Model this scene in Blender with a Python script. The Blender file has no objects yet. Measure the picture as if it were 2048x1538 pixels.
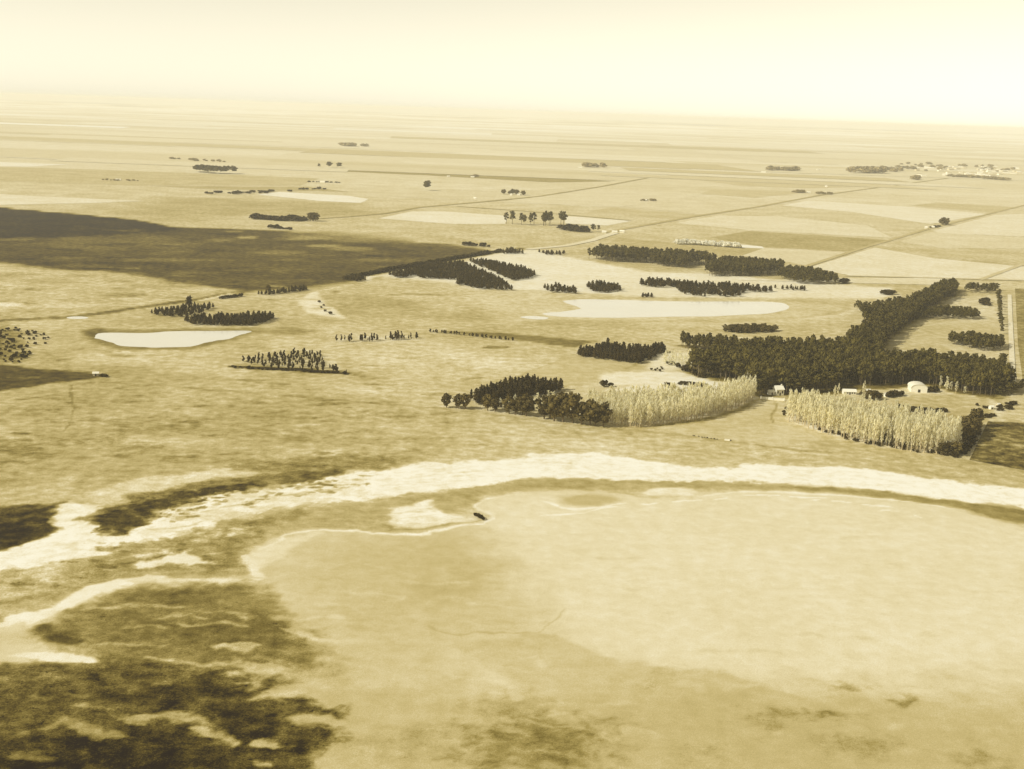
import bpy, math, random
import numpy as np
from mathutils import Vector, Matrix

# ------------------------------------------------------------------ camera
SC = bpy.context.scene
COL = SC.collection
ALT, F, CX, CY = 200.0, 2472.0, 1024.0, 769.0
ROLL = math.radians(1.95)
PITCH = math.atan(547.0 * math.cos(ROLL) / F)
fw = np.array((0, math.cos(PITCH), -math.sin(PITCH)))
r0 = np.array((1.0, 0, 0)); u0 = np.array((0, math.sin(PITCH), math.cos(PITCH)))
RV = math.cos(ROLL) * r0 + math.sin(ROLL) * u0
UV = -math.sin(ROLL) * r0 + math.cos(ROLL) * u0
cam = bpy.data.cameras.new('camera'); co = bpy.data.objects.new('camera', cam); COL.objects.link(co)
m = Matrix.Identity(4)
for i in range(3):
    m[i][0], m[i][1], m[i][2] = RV[i], UV[i], -fw[i]
m[2][3] = ALT
co.matrix_world = m
cam.sensor_width = 36; cam.lens = 36 * F / 2048
cam.clip_start = 1; cam.clip_end = 200000
SC.camera = co

# ------------------------------------------------------------------ sky, sun, exposure
SUN_EL = math.radians(37)
SUN_FROM = Vector((-0.93, -0.36, 0)).normalized() * math.cos(SUN_EL) + Vector((0, 0, math.sin(SUN_EL)))
W = bpy.data.worlds.new('World'); SC.world = W; W.use_nodes = True
nt = W.node_tree; nt.nodes.clear()
sky = nt.nodes.new('ShaderNodeTexSky'); sky.sky_type = 'NISHITA'; sky.sun_disc = False
sky.sun_elevation = SUN_EL; sky.sun_rotation = math.atan2(SUN_FROM.x, SUN_FROM.y)
sky.air_density = 1.0; sky.dust_density = 0.22
bw = nt.nodes.new('ShaderNodeRGBToBW')
mul = nt.nodes.new('ShaderNodeMix'); mul.data_type = 'RGBA'; mul.blend_type = 'MULTIPLY'; mul.inputs[0].default_value = 1
mul.inputs[7].default_value = (1.0, 0.94, 0.73, 1)
bg = nt.nodes.new('ShaderNodeBackground'); bg.inputs[1].default_value = 0.128
wo = nt.nodes.new('ShaderNodeOutputWorld')
nt.links.new(sky.outputs[0], bw.inputs[0]); nt.links.new(bw.outputs[0], mul.inputs[6])
nt.links.new(mul.outputs[2], bg.inputs[0]); nt.links.new(bg.outputs[0], wo.inputs[0])
sl = bpy.data.lights.new('sun', 'SUN'); sl.energy = 3.2; sl.angle = math.radians(0.53); sl.color = (1.0, 0.97, 0.89)
so = bpy.data.objects.new('sun', sl); COL.objects.link(so)
so.rotation_euler = SUN_FROM.to_track_quat('Z', 'Y').to_euler(); so.location = (0, 0, 150)
vs = SC.view_settings
vs.view_transform = 'Standard'; vs.look = 'None'; vs.gamma = 1; vs.use_curve_mapping = False
vs.exposure = 0.38
cy = SC.cycles
cy.max_bounces = 10; cy.diffuse_bounces = 2; cy.glossy_bounces = 2; cy.volume_bounces = 8
cy.use_denoising = True
HAZE = 0.00006            # extinction per metre
HAZE_SEEN = 0.86          # linear green of the far haze as exposed
KLIT = (1.24, 1.197, 1.044)   # exposed radiance of a sunlit white surface

# ------------------------------------------------------------------ helpers
rng = np.random.default_rng(7); random.seed(7)

def at(u, v):
    """ground point (z = 0) seen at photo pixel u, v"""
    d = fw + (u - CX) / F * RV - (v - CY) / F * UV
    t = ALT / -d[2]
    return np.array((d[0] * t, d[1] * t))

def W2(pts):
    return np.array([at(*p) for p in pts])

def tag(o, label=None, cat=None, group=None, kind=None):
    if label: o['label'] = label
    if cat: o['category'] = cat
    if group: o['group'] = group
    if kind: o['kind'] = kind
    return o

def link(name, mesh, parent=None):
    o = bpy.data.objects.new(name, mesh); COL.objects.link(o)
    if parent: o.parent = parent
    return o

def mesh_from(name, v, f, mat, smooth=False):
    me = bpy.data.meshes.new(name)
    me.from_pydata([tuple(map(float, p)) for p in v], [], f)
    me.materials.append(mat)
    if smooth: me.polygons.foreach_set('use_smooth', [True] * len(me.polygons))
    me.update()
    return me

def mesh_np(name, v, quads, mat):
    """quads: (n,k) int array"""
    me = bpy.data.meshes.new(name)
    k = quads.shape[1]
    me.vertices.add(len(v)); me.vertices.foreach_set('co', np.ascontiguousarray(v, np.float32).ravel())
    me.loops.add(quads.size); me.loops.foreach_set('vertex_index', np.ascontiguousarray(quads, np.int32).ravel())
    me.polygons.add(len(quads))
    me.polygons.foreach_set('loop_start', np.arange(0, quads.size, k, dtype=np.int32))
    try: me.polygons.foreach_set('loop_total', np.full(len(quads), k, np.int32))
    except Exception: pass
    me.materials.append(mat)
    me.update(calc_edges=True); me.validate()
    return me

def empty(name, loc, rz=0):
    o = bpy.data.objects.new(name, None); COL.objects.link(o)
    o.location = loc; o.rotation_euler.z = rz; o.empty_display_size = 1
    return o

def vnoise(x, y, seed):
    x = np.asarray(x, float); y = np.asarray(y, float)
    ix = np.floor(x).astype(np.int64); iy = np.floor(y).astype(np.int64)
    fx = x - ix; fy = y - iy
    fx = fx * fx * (3 - 2 * fx); fy = fy * fy * (3 - 2 * fy)
    def h(a, b):
        n = (a * 374761393 + b * 668265263 + seed * 982451653) & 0xffffffff
        n = ((n ^ (n >> 13)) * 1274126177) & 0xffffffff
        n = ((n ^ (n >> 16)) * 2246822519) & 0xffffffff
        return (n & 0xffffff) / float(0xffffff)
    a = h(ix, iy); b = h(ix + 1, iy); c = h(ix, iy + 1); d = h(ix + 1, iy + 1)
    return (a + (b - a) * fx) * (1 - fy) + (c + (d - c) * fx) * fy

def fbm(x, y, seed, octv=4, gain=0.55):
    s = 0; amp = 1; tot = 0
    for k in range(octv):
        s = s + amp * (vnoise(x, y, seed + k * 17) * 2 - 1); tot += amp
        x = x * 2.03 + 5.1; y = y * 2.03 + 3.7; amp *= gain
    return s / tot * 1.6

def inside(P, Q):
    x, y = Q[:, 0], Q[:, 1]; c = np.zeros(len(Q), bool)
    n = len(P)
    for i in range(n):
        a = P[i]; b = P[(i + 1) % n]
        if a[1] == b[1]: continue
        k = (a[1] > y) != (b[1] > y)
        c ^= k & (x < (b[0] - a[0]) * (y - a[1]) / (b[1] - a[1]) + a[0])
    return c

def segdist(a, b, Q):
    d = b - a; L = float(d @ d) + 1e-12
    t = np.clip(((Q - a) @ d) / L, 0, 1)
    return np.linalg.norm(Q - a - t[:, None] * d, axis=1), t

def sdist(P, Q):
    dm = np.full(len(Q), 1e9)
    for i in range(len(P)):
        dd, _ = segdist(P[i], P[(i + 1) % len(P)], Q); dm = np.minimum(dm, dd)
    return np.where(inside(P, Q), -dm, dm)

def smooth01(t):
    t = np.clip(t, 0, 1); return t * t * (3 - 2 * t)

def dehaze(seen, d):
    """photo tone (0..255, sRGB green) of ground at distance d -> its own tone 0..1 (sRGB green as sunlit without haze)"""
    s = np.clip(np.asarray(seen, float) / 255, 0, 1); lin = np.where(s < .04, s / 12.92, ((s + .055) / 1.055) ** 2.4)
    T = np.exp(-HAZE * np.asarray(d, float))
    a = np.clip((lin - HAZE_SEEN * (1 - T)) / np.maximum(T, .12), .012, 1.0)
    return np.where(a < .0031, a * 12.92, 1.055 * a ** (1 / 2.4) - .055)

# ------------------------------------------------------------------ materials
def lin(c): c /= 255; return c / 12.92 if c < .04 else ((c + .055) / 1.055) ** 2.4
SEPIA = [(10, (24, 10, 1)), (35, (46, 35, 4)), (70, (86, 70, 17)), (110, (128, 110, 45)), (150, (170, 150, 79)),
         (190, (210, 190, 126)), (225, (240, 225, 176)), (255, (262, 255, 226))]

def new_mat(name):
    mt = bpy.data.materials.new(name); mt.use_nodes = True
    n = mt.node_tree.nodes; l = mt.node_tree.links
    b = n['Principled BSDF']
    return mt, n, l, b

def sepia_ramp(n):
    r = n.new('ShaderNodeValToRGB'); e = r.color_ramp.elements
    while len(e) > 1: e.remove(e[0])
    for k, (g, c) in enumerate(SEPIA):
        s = e[0] if k == 0 else e.new(g / 255)
        s.position = g / 255
        s.color = (*[min(.86, lin(x) / q) for x, q in zip(c, KLIT)], 1)
    return r

def mth(n, l, op, a, b, clamp=False):
    q = n.new('ShaderNodeMath'); q.operation = op; q.use_clamp = clamp
    for i, x in enumerate((a, b)):
        if isinstance(x, (int, float)): q.inputs[i].default_value = x
        else: l.new(x, q.inputs[i])
    return q.outputs[0]

def noise(n, l, pos, scale, detail, rough=.6, stretch=None):
    if stretch:
        mp = n.new('ShaderNodeMapping'); mp.inputs['Scale'].default_value = stretch[:3]
        mp.inputs['Rotation'].default_value = (0, 0, stretch[3]); l.new(pos, mp.inputs['Vector']); pos = mp.outputs[0]
    t = n.new('ShaderNodeTexNoise'); t.inputs['Scale'].default_value = scale
    t.inputs['Detail'].default_value = detail; t.inputs['Roughness'].default_value = rough
    l.new(pos, t.inputs['Vector'])
    return mth(n, l, 'SUBTRACT', t.outputs[0], .5)

def land_material():
    mt, n, l, b = new_mat('dry_land')
    g = n.new('ShaderNodeNewGeometry'); pos = g.outputs['Position']
    at1 = n.new('ShaderNodeAttribute'); at1.attribute_name = 'tone'
    at2 = n.new('ShaderNodeAttribute'); at2.attribute_name = 'rough'
    a = noise(n, l, pos, .016, 5, .62)
    c = noise(n, l, pos, .13, 5, .65)
    d = noise(n, l, pos, 1.1, 3, .7)
    s = mth(n, l, 'ADD', mth(n, l, 'MULTIPLY', a, .50), mth(n, l, 'MULTIPLY', c, .85))
    s = mth(n, l, 'ADD', s, mth(n, l, 'MULTIPLY', d, .50))
    # scattered dark tufts
    tf = noise(n, l, pos, .45, 4, .7)
    tf = mth(n, l, 'MULTIPLY', mth(n, l, 'SUBTRACT', tf, .09), 5.0, True)
    s = mth(n, l, 'SUBTRACT', s, mth(n, l, 'MULTIPLY', tf, .32))
    tg = noise(n, l, pos, .085, 6, .78)
    tg = mth(n, l, 'MULTIPLY', mth(n, l, 'SUBTRACT', tg, .10), 6.0, True)
    s = mth(n, l, 'SUBTRACT', s, mth(n, l, 'MULTIPLY', tg, .30))
    s = mth(n, l, 'MULTIPLY', s, at2.outputs['Fac'])
    t = mth(n, l, 'ADD', at1.outputs['Fac'], s)
    # tooth of the soil everywhere, also on smooth ground
    e = noise(n, l, pos, 2.2, 2, .6)
    t = mth(n, l, 'ADD', t, mth(n, l, 'MULTIPLY', e, .19), True)
    r = sepia_ramp(n); l.new(t, r.inputs[0]); l.new(r.outputs[0], b.inputs['Base Color'])
    b.inputs['Roughness'].default_value = .9; b.inputs['Specular IOR Level'].default_value = .15
    return mt
LAND = land_material()

def simple(name, col, var=.25, scale=.5, rough=.8, spec=.2):
    mt, n, l, b = new_mat(name)
    g = n.new('ShaderNodeNewGeometry')
    f = noise(n, l, g.outputs['Position'], scale, 4)
    k = mth(n, l, 'ADD', mth(n, l, 'MULTIPLY', f, var * 2), 1.0)
    mx = n.new('ShaderNodeMix'); mx.data_type = 'RGBA'; mx.blend_type = 'MULTIPLY'; mx.inputs[0].default_value = 1
    mx.inputs[6].default_value = (*col, 1)
    l.new(k, mx.inputs[7]); l.new(mx.outputs[2], b.inputs['Base Color'])
    b.inputs['Roughness'].default_value = rough; b.inputs['Specular IOR Level'].default_value = spec
    return mt

def foliage(name, col, var=.45, thin=0):
    mt, n, l, b = new_mat(name)
    oi = n.new('ShaderNodeObjectInfo'); g = n.new('ShaderNodeNewGeometry')
    f = noise(n, l, g.outputs['Position'], .35, 3)
    f2 = noise(n, l, g.outputs['Position'], .06, 2)
    k = mth(n, l, 'ADD', mth(n, l, 'MULTIPLY', f, var * 2.2), 1.0)
    k = mth(n, l, 'ADD', k, mth(n, l, 'MULTIPLY', f2, var * 1.6))
    q = mth(n, l, 'MULTIPLY', mth(n, l, 'SUBTRACT', oi.outputs['Random'], .5), var)
    k = mth(n, l, 'MAXIMUM', mth(n, l, 'ADD', k, q), .25)
    mx = n.new('ShaderNodeMix'); mx.data_type = 'RGBA'; mx.blend_type = 'MULTIPLY'; mx.inputs[0].default_value = 1
    mx.inputs[6].default_value = (*col, 1)
    l.new(k, mx.inputs[7]); l.new(mx.outputs[2], b.inputs['Base Color'])
    b.inputs['Roughness'].default_value = .75; b.inputs['Specular IOR Level'].default_value = .08
    if thin:      # light passes through the fine dry twigs
        tr = n.new('ShaderNodeBsdfTranslucent'); l.new(mx.outputs[2], tr.inputs[0])
        ms = n.new('ShaderNodeMixShader'); ms.inputs[0].default_value = thin
        l.new(b.outputs[0], ms.inputs[1]); l.new(tr.outputs[0], ms.inputs[2]); l.new(ms.outputs[0], n['Material Output'].inputs['Surface'])
    return mt

M = dict(
    bloom=foliage('white_blossom', (.9, .87, .72), .08, .4),
    gum=foliage('gum_leaves', (.105, .083, .018), .8),
    pine=foliage('pine_needles', (.046, .032, .007), .6),
    leaf=foliage('broad_leaves', (.10, .074, .020), .6),
    shrub=foliage('shrub_leaves', (.048, .034, .008)),
    pale=foliage('poplar_twigs', (.88, .83, .58), .12, .6), far=foliage('haze_paled_leaves', (.30, .235, .10), .4),  # far: distance haze put into the leaf colour
    bark=simple('bark', (.16, .12, .06)), palebark=simple('pale_bark', (.55, .45, .25)),
    white=simple('whitewash', (.84, .80, .64), .05, .4, .7), iron=simple('pale_roof_iron', (.80, .75, .58), .08, .6, .5, .4),
    roof=simple('dull_roof', (.40, .33, .19), .15, .6), dark=simple('dark_opening', (.035, .027, .012), .2, 1),
    stone=simple('pale_stone', (.62, .54, .34), .25, 1.2), metal=simple('windpump_metal', (.72, .67, .5), .1, 1, .4, .5),
)
def water_material():
    mt, n, l, b = new_mat('silty_water')
    g = n.new('ShaderNodeNewGeometry')
    f = noise(n, l, g.outputs['Position'], .02, 4)
    r = mth(n, l, 'ADD', mth(n, l, 'MULTIPLY', f, .05), .97)
    rp = sepia_ramp(n); l.new(r, rp.inputs[0]); l.new(rp.outputs[0], b.inputs['Base Color'])
    b.inputs['Roughness'].default_value = .12; b.inputs['IOR'].default_value = 1.33
    bp = n.new('ShaderNodeBump'); bp.inputs['Strength'].default_value = .05
    w = n.new('ShaderNodeTexNoise'); w.inputs['Scale'].default_value = .8; l.new(g.outputs['Position'], w.inputs['Vector'])
    l.new(w.outputs[0], bp.inputs['Height']); l.new(bp.outputs[0], b.inputs['Normal'])
    return mt
WATER = water_material()

# ------------------------------------------------------------------ the land: one graded sheet with painted soil and plant cover
tn = np.concatenate([[-60, -20, -8, -4, -2.2, -1.4, -1.0, -.8, -.65, -.56], np.arange(-.50, .5001, 4.0 / F), [.56, .65, .8, 1.0, 1.4, 2.2, 4, 8, 20, 60]])
dys = np.concatenate([np.arange(1500, 640, -2.0), np.arange(640, 62, -3.0), np.arange(62, 11.5, -1.5)])
ys = np.concatenate([[-5000, -1500, -500, -100, 60, 150, 230, 290], ALT * F / dys, [45000]])
XX = np.clip(tn[None, :] * np.maximum(ys, 200)[:, None], -45000, 45000)
YY = np.repeat(ys[:, None], len(tn), 1)
NR, NC = XX.shape
Q = np.stack([XX.ravel(), YY.ravel()], 1)
DIST = np.sqrt(Q[:, 0] ** 2 + Q[:, 1] ** 2 + ALT ** 2)
seen = np.full(len(Q), 203.0); rough = np.full(len(Q), .66)

def _box(P, pad):
    lo = P.min(0) - pad; hi = P.max(0) + pad
    return np.where((Q[:, 0] > lo[0]) & (Q[:, 0] < hi[0]) & (Q[:, 1] > lo[1]) & (Q[:, 1] < hi[1]))[0]

wa = 2.4 - 1.5 * smooth01((DIST - 500) / 400)
QW = Q + wa[:, None] * np.stack([1.3 * fbm(Q[:, 0] / 13, Q[:, 1] / 13, 61, 4), fbm(Q[:, 0] / 10, Q[:, 1] / 10, 67, 4)], 1)
SEED = [100]
def paint(px, tone, soft=4, wob=4, scale=25, op=1.0, rg=None):
    P = W2(px); i = _box(P, soft + 2 * wob + 5); q = QW[i]
    SEED[0] += 31
    sd = sdist(P, q) + wob * fbm(q[:, 0] / scale, q[:, 1] / scale, SEED[0], 5, .62)
    w = smooth01(.5 - sd / (2 * soft)) * op
    seen[i] += (tone - seen[i]) * w
    if rg is not None: rough[i] += (rg - rough[i]) * w

def stroke(px, width, tone, soft=1.5, wob=1.5, scale=12, op=1.0, rg=None, taper=True):
    """a streak along a line; width in metres"""
    P = W2(px); i = _box(P, width + soft + 2 * wob + 5); q = QW[i]
    SEED[0] += 31
    L = np.r_[0, np.cumsum(np.linalg.norm(np.diff(P, axis=0), axis=1))]
    best = np.full(len(q), 1e9); tt = np.zeros(len(q))
    for k in range(len(P) - 1):
        dd, t = segdist(P[k], P[k + 1], q); b = dd < best
        best = np.where(b, dd, best); tt = np.where(b, (L[k] + t * (L[k + 1] - L[k])) / L[-1], tt)
    hw = width / 2 * (np.sqrt(np.clip(1 - (2 * tt - 1) ** 2, 0, 1)) if taper else 1)
    sd = best - hw + wob * fbm(q[:, 0] / scale, q[:, 1] / scale, SEED[0], 4, .6)
    w = smooth01(.5 - sd / (2 * soft)) * op
    seen[i] += (tone - seen[i]) * w
    if rg is not None: rough[i] += (rg - rough[i]) * w

def ell(u, v, a, b, n=20):
    return [(u + a * math.cos(k * 2 * math.pi / n), v + b * math.sin(k * 2 * math.pi / n)) for k in range(n)]

# far plain: paler and darker farmland bands, plus distance haze painted into the tone
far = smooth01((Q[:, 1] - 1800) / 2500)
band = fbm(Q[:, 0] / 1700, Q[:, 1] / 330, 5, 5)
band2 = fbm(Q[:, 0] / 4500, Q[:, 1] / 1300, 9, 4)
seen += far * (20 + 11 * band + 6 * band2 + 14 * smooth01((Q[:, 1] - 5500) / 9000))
rough -= far * .32
# middle plain: broad mottling
mid = smooth01((2300 - Q[:, 1]) / 600)
seen += mid * (-7 + 9 * fbm(Q[:, 0] / 160, Q[:, 1] / 120, 21, 5) + 5 * fbm(Q[:, 0] / 40, Q[:, 1] / 40, 27, 4))

paint([(-90, 690), (150, 700), (420, 760), (760, 800), (900, 840), (820, 920), (500, 950), (200, 990), (-90, 1010)], 172, 45, 25, 60, .65)
# --- the great dark field on the left
paint([(-80, 405), (0, 415), (270, 440), (330, 452), (560, 462), (900, 490), (985, 500), (925, 517), (760, 545), (690, 560), (600, 575), (490, 582), (330, 560), (180, 540), (0, 525), (-120, 512)], 108, 8, 10, 60, 1, .85)
paint([(-80, 405), (0, 416), (270, 440), (365, 458), (250, 468), (120, 474), (0, 474), (-90, 470)], 62, 8, 10, 120, .9)
paint([(0, 500), (250, 515), (480, 540), (640, 545), (700, 555), (600, 574), (490, 580), (330, 558), (180, 538), (0, 523)], 98, 25, 35, 90, .7)
paint([(100, 478), (330, 474), (420, 486), (250, 500), (90, 496)], 132, 30, 30, 120, .6)
for u, v, a, b, t in [(494, 475, 24, 3, 185), (620, 476, 45, 3.5, 178), (650, 492, 35, 2.5, 165), (430, 480, 30, 3, 150), (470, 462, 16, 2, 165), (560, 505, 60, 4, 140), (700, 498, 50, 4, 150), (780, 520, 60, 3, 130), (300, 520, 60, 4, 135)]:
    paint(ell(u, v, a, b), t, 10, 10, 40, .85)
paint([(540, 462), (700, 470), (960, 495), (820, 490), (600, 478)], 155, 40, 40, 100, .8)
paint([(350, 395), (720, 405), (760, 430), (640, 445), (520, 430), (330, 440), (200, 425)], 172, 60, 50, 200, .6)
# --- mottled strip between that field and the road
paint([(-80, 520), (0, 528), (330, 562), (480, 584), (300, 612), (0, 640), (-80, 648)], 196, 8, 8, 40, 1, .75)
for u, v, a, b, t in [(30, 550, 30, 4, 165), (90, 565, 45, 4, 172), (240, 590, 35, 5, 160), (330, 573, 60, 4, 168), (60, 620, 60, 4, 178), (180, 600, 60, 5, 182)]:
    paint(ell(u, v, a, b), t, 10, 12, 30, .8)
paint(ell(16, 608, 34, 4), 238, 6, 5, 25); paint(ell(140, 612, 60, 4), 222, 8, 6, 25, .8)
# --- road and fence lines
stroke([(-80, 652), (0, 641), (150, 634), (300, 612), (400, 598), (480, 584)], 12, 112, 3, 2, 20, .9, .7, False)
stroke([(390, 603), (440, 592), (490, 582)], 7, 225, 2, 1, 20, 1, None, False)
stroke([(480, 584), (690, 561), (780, 540), (900, 519), (1000, 503), (1050, 496)], 12, 95, 4, 2, 20, .8, None, False)
# --- pond surroundings, left
paint([(165, 668), (190, 657), (300, 659), (420, 656), (520, 655), (505, 668), (450, 684), (385, 699), (320, 701), (240, 699), (205, 690)], 140, 6, 5, 18, .95, .6)
paint(ell(190, 666, 22, 8), 112, 6, 5, 14, .9)
paint([(500, 656), (570, 655), (640, 660), (600, 668), (510, 667)], 152, 8, 6, 25, .9)
stroke([(200, 707), (260, 712), (330, 711)], 7, 150, 4, 2, 15, .9)
paint(ell(270, 722, 110, 6), 218, 14, 10, 40, .6)
# --- left bushes' patch, small dark field
paint([(-80, 650), (0, 655), (35, 664), (45, 690), (60, 715), (30, 725), (-80, 732)], 140, 8, 8, 14, .85, 1)
paint([(-80, 722), (0, 729), (110, 741), (185, 748), (218, 752), (110, 766), (0, 783), (-80, 796)], 92, 3, 3, 20, 1, .7)
stroke([(205, 764), (300, 770), (430, 780), (600, 793), (760, 808), (885, 817)], 3.2, 150, 1.2, .8, 20, .9, None, False)
stroke([(140, 770), (143, 800), (150, 815), (138, 850), (125, 862)], 1.3, 130, .6, .5, 9, .8, None, False)
# --- foreground plain: dark tufted patches
for u, v, a, b, t, o in [(60, 815, 80, 10, 170, .7), (200, 840, 90, 9, 165, .7), (330, 858, 70, 8, 158, .8), (560, 835, 60, 6, 165, .7), (430, 800, 70, 6, 176, .7), (120, 880, 110, 12, 160, .8), (250, 893, 60, 7, 140, .8), (420, 905, 70, 8, 158, .7), (640, 868, 90, 6, 172, .7), (40, 905, 60, 10, 150, .8), (720, 830, 100, 8, 185, .6), (330, 830, 120, 8, 190, .5), (620, 790, 90, 5, 178, .6), (520, 775, 60, 4, 178, .6), (770, 905, 60, 5, 170, .6), (250, 800, 70, 4, 176, .6)]:
    paint(ell(u, v, a, b), t, 9, 14, 16, o, .95)
for u, v, a, b, t in [(300, 880, 90, 6, 220), (640, 905, 60, 4, 222), (900, 895, 120, 5, 216), (1100, 885, 100, 4, 216), (760, 780, 120, 10, 214), (800, 715, 120, 16, 214), (950, 720, 90, 12, 216), (420, 745, 60, 6, 214)]:
    paint(ell(u, v, a, b), t, 14, 12, 25, .7)
stroke([(470, 872), (560, 878), (640, 873), (740, 880), (900, 876)], 2.2, 160, 1.5, 2.5, 9, .8, None, False)
stroke([(1080, 855), (1150, 862), (1195, 900)], 1.5, 178, 1, .5, 9, .6, None, False)
# --- middle ground round the eastern pond
paint([(1030, 570), (1140, 592), (1350, 596), (1560, 598), (1690, 600), (1720, 618), (1660, 640), (1500, 648), (1250, 652), (1000, 645), (960, 610)], 206, 14, 10, 40, .9, .5)
stroke([(1090, 598), (1250, 596), (1480, 599), (1600, 603), (1690, 610), (1700, 622), (1620, 634), (1450, 642), (1250, 643), (1080, 642)], 13, 188, 6, 4, 30, .9, None, False)
stroke([(1580, 640), (1680, 630), (1720, 618)], 8, 224, 5, 3, 30, .7)
paint(ell(1170, 646, 120, 6), 178, 10, 8, 25, .8)
paint([(640, 590), (720, 585), (820, 600), (870, 620), (780, 632), (690, 628), (655, 610)], 172, 14, 14, 35, .75)
stroke([(775, 590), (830, 588), (890, 591)], 9, 148, 4, 4, 20, .9)
paint([(560, 620), (610, 640), (560, 660), (440, 655)], 185, 14, 12, 30, .6)
# white sand north of the pond
paint([(985, 508), (1060, 499), (1170, 520), (1300, 545), (1400, 545), (1560, 560), (1700, 570), (1790, 575), (1760, 596), (1560, 596), (1340, 594), (1180, 588), (1040, 578), (960, 578), (900, 566), (760, 553), (735, 561), (724, 552), (780, 548), (935, 522)], 234, 6, 5, 30, 1, .3)
paint([(1170, 570), (1400, 555), (1700, 575), (1690, 600), (1500, 592), (1250, 592)], 226, 18, 14, 40, .7)
# pale curved track
paint([(634, 581), (612, 590), (601, 605), (612, 625), (648, 632), (692, 638), (668, 618), (645, 604), (640, 592)], 230, 3, 2, 14, 1, .3)
stroke([(634, 583), (680, 574), (720, 566)], 5, 220, 2, 1, 14, .8)
stroke([(800, 560), (960, 578), (1100, 590)], 5, 222, 3, 2, 14, .7)
# strip field and the lines around it
paint([(855, 660), (1000, 666), (1190, 683), (1147, 695), (1020, 678)], 132, 2, 1.5, 20, 1, .5)
stroke([(1144, 713), (1100, 729), (1051, 746), (985, 780)], 3, 162, 1.5, .6, 20, .9, None, False)
paint([(1147, 712), (1275, 728), (1290, 736), (1205, 746), (1200, 757), (1130, 772), (1051, 746)], 194, 3, 2, 20, 1, .4)
stroke([(1280, 725), (1250, 738)], 3, 160, 1.5, .5, 20, .9, None, False)
paint([(1200, 750), (1240, 743), (1340, 742), (1420, 752), (1505, 762), (1500, 790), (1380, 790), (1200, 782), (1130, 790), (1100, 785), (1205, 768)], 236, 4, 3, 20, 1, .3)
paint([(1120, 778), (1200, 771), (1260, 770), (1200, 785), (1120, 790)], 195, 3, 2, 14, .8)
paint([(640, 690), (720, 668), (860, 680), (1000, 690), (1140, 710), (1040, 748), (900, 770), (760, 750), (690, 730)], 211, 20, 16, 50, .6)
stroke([(590, 702), (660, 698), (760, 684), (850, 678)], 4, 220, 2, 1.5, 20, .8)
paint([(640, 712), (690, 706), (700, 722), (660, 735)], 216, 4, 3, 10, .8)
paint([(655, 718), (700, 715), (740, 728), (690, 740)], 178, 8, 8, 12, .7)
# dark ditch in front of the young plantation
stroke([(455, 733), (520, 736), (600, 740), (700, 747)], 12, 55, 1.5, .8, 9, .95)
stroke([(700, 747), (760, 760)], 4, 150, 1.5, .8, 9, .8)
# --- farm surroundings (right)
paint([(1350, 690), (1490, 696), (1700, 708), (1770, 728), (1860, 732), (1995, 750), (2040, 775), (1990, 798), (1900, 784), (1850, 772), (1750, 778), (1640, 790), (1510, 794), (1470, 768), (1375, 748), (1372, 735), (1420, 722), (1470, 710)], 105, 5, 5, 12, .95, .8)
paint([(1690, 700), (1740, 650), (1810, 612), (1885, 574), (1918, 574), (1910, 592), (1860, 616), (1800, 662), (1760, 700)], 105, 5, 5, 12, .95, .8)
paint([(1310, 706), (1470, 702), (1478, 714), (1415, 730), (1380, 732), (1330, 742), (1290, 736)], 228, 4, 3, 15, 1, .3)
paint([(1520, 800), (1570, 800), (1580, 830), (1570, 850), (1650, 876), (1560, 892), (1420, 872), (1300, 860), (1420, 838), (1490, 815)], 201, 5, 3, 20, 1, .4)
stroke([(1552, 805), (1553, 815), (1543, 832), (1548, 845)], 1.6, 145, .8, .4, 10, .9, None, False)
stroke([(1885 - 1000, 817), (1050, 838), (1210, 856), (1270, 861), (1441, 880), (1560, 896), (1660, 904)], 4.5, 168, 1.5, 1.2, 14, .9, None, False)
stroke([(1270, 857), (1400, 842), (1480, 820), (1515, 797)], 5, 130, 3, 1.5, 9, .7)  # cast shadow of the left poplar stand, painted along its front edge
paint([(1770, 795), (1850, 786), (1950, 794), (2000, 800), (2020, 830), (1975, 845), (1900, 838), (1790, 812)], 184, 4, 3, 15, 1, .6)
stroke([(1770, 796), (1830, 786), (1900, 788), (1985, 797)], 5, 226, 2, 1, 15, .9)
paint([(1780, 778), (1850, 770), (1890, 778), (1900, 788), (1800, 790)], 206, 3, 2, 15, .9)
paint([(1930, 640), (2010, 600), (2012, 760), (1880, 690), (1780, 680), (1830, 650)], 206, 8, 6, 30, .9, .5)
paint([(1780, 680), (1870, 648), (1990, 645), (2000, 668), (1890, 690), (1850, 697)], 190, 10, 8, 25, .8)
paint([(1900, 596), (1990, 592), (2000, 640), (1960, 625), (1880, 615)], 212, 8, 5, 25, .9)
stroke([(1760, 700), (1850, 704), (1990, 722)], 7, 226, 3, 1.5, 15, .9)
paint([(1975, 600), (2000, 596), (2002, 640)], 200, 4, 3, 15, .8)
stroke([(1985, 800), (2000, 830), (1960, 870), (1930, 915)], 7, 212, 3, 2, 15, .9, None, False)
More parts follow.
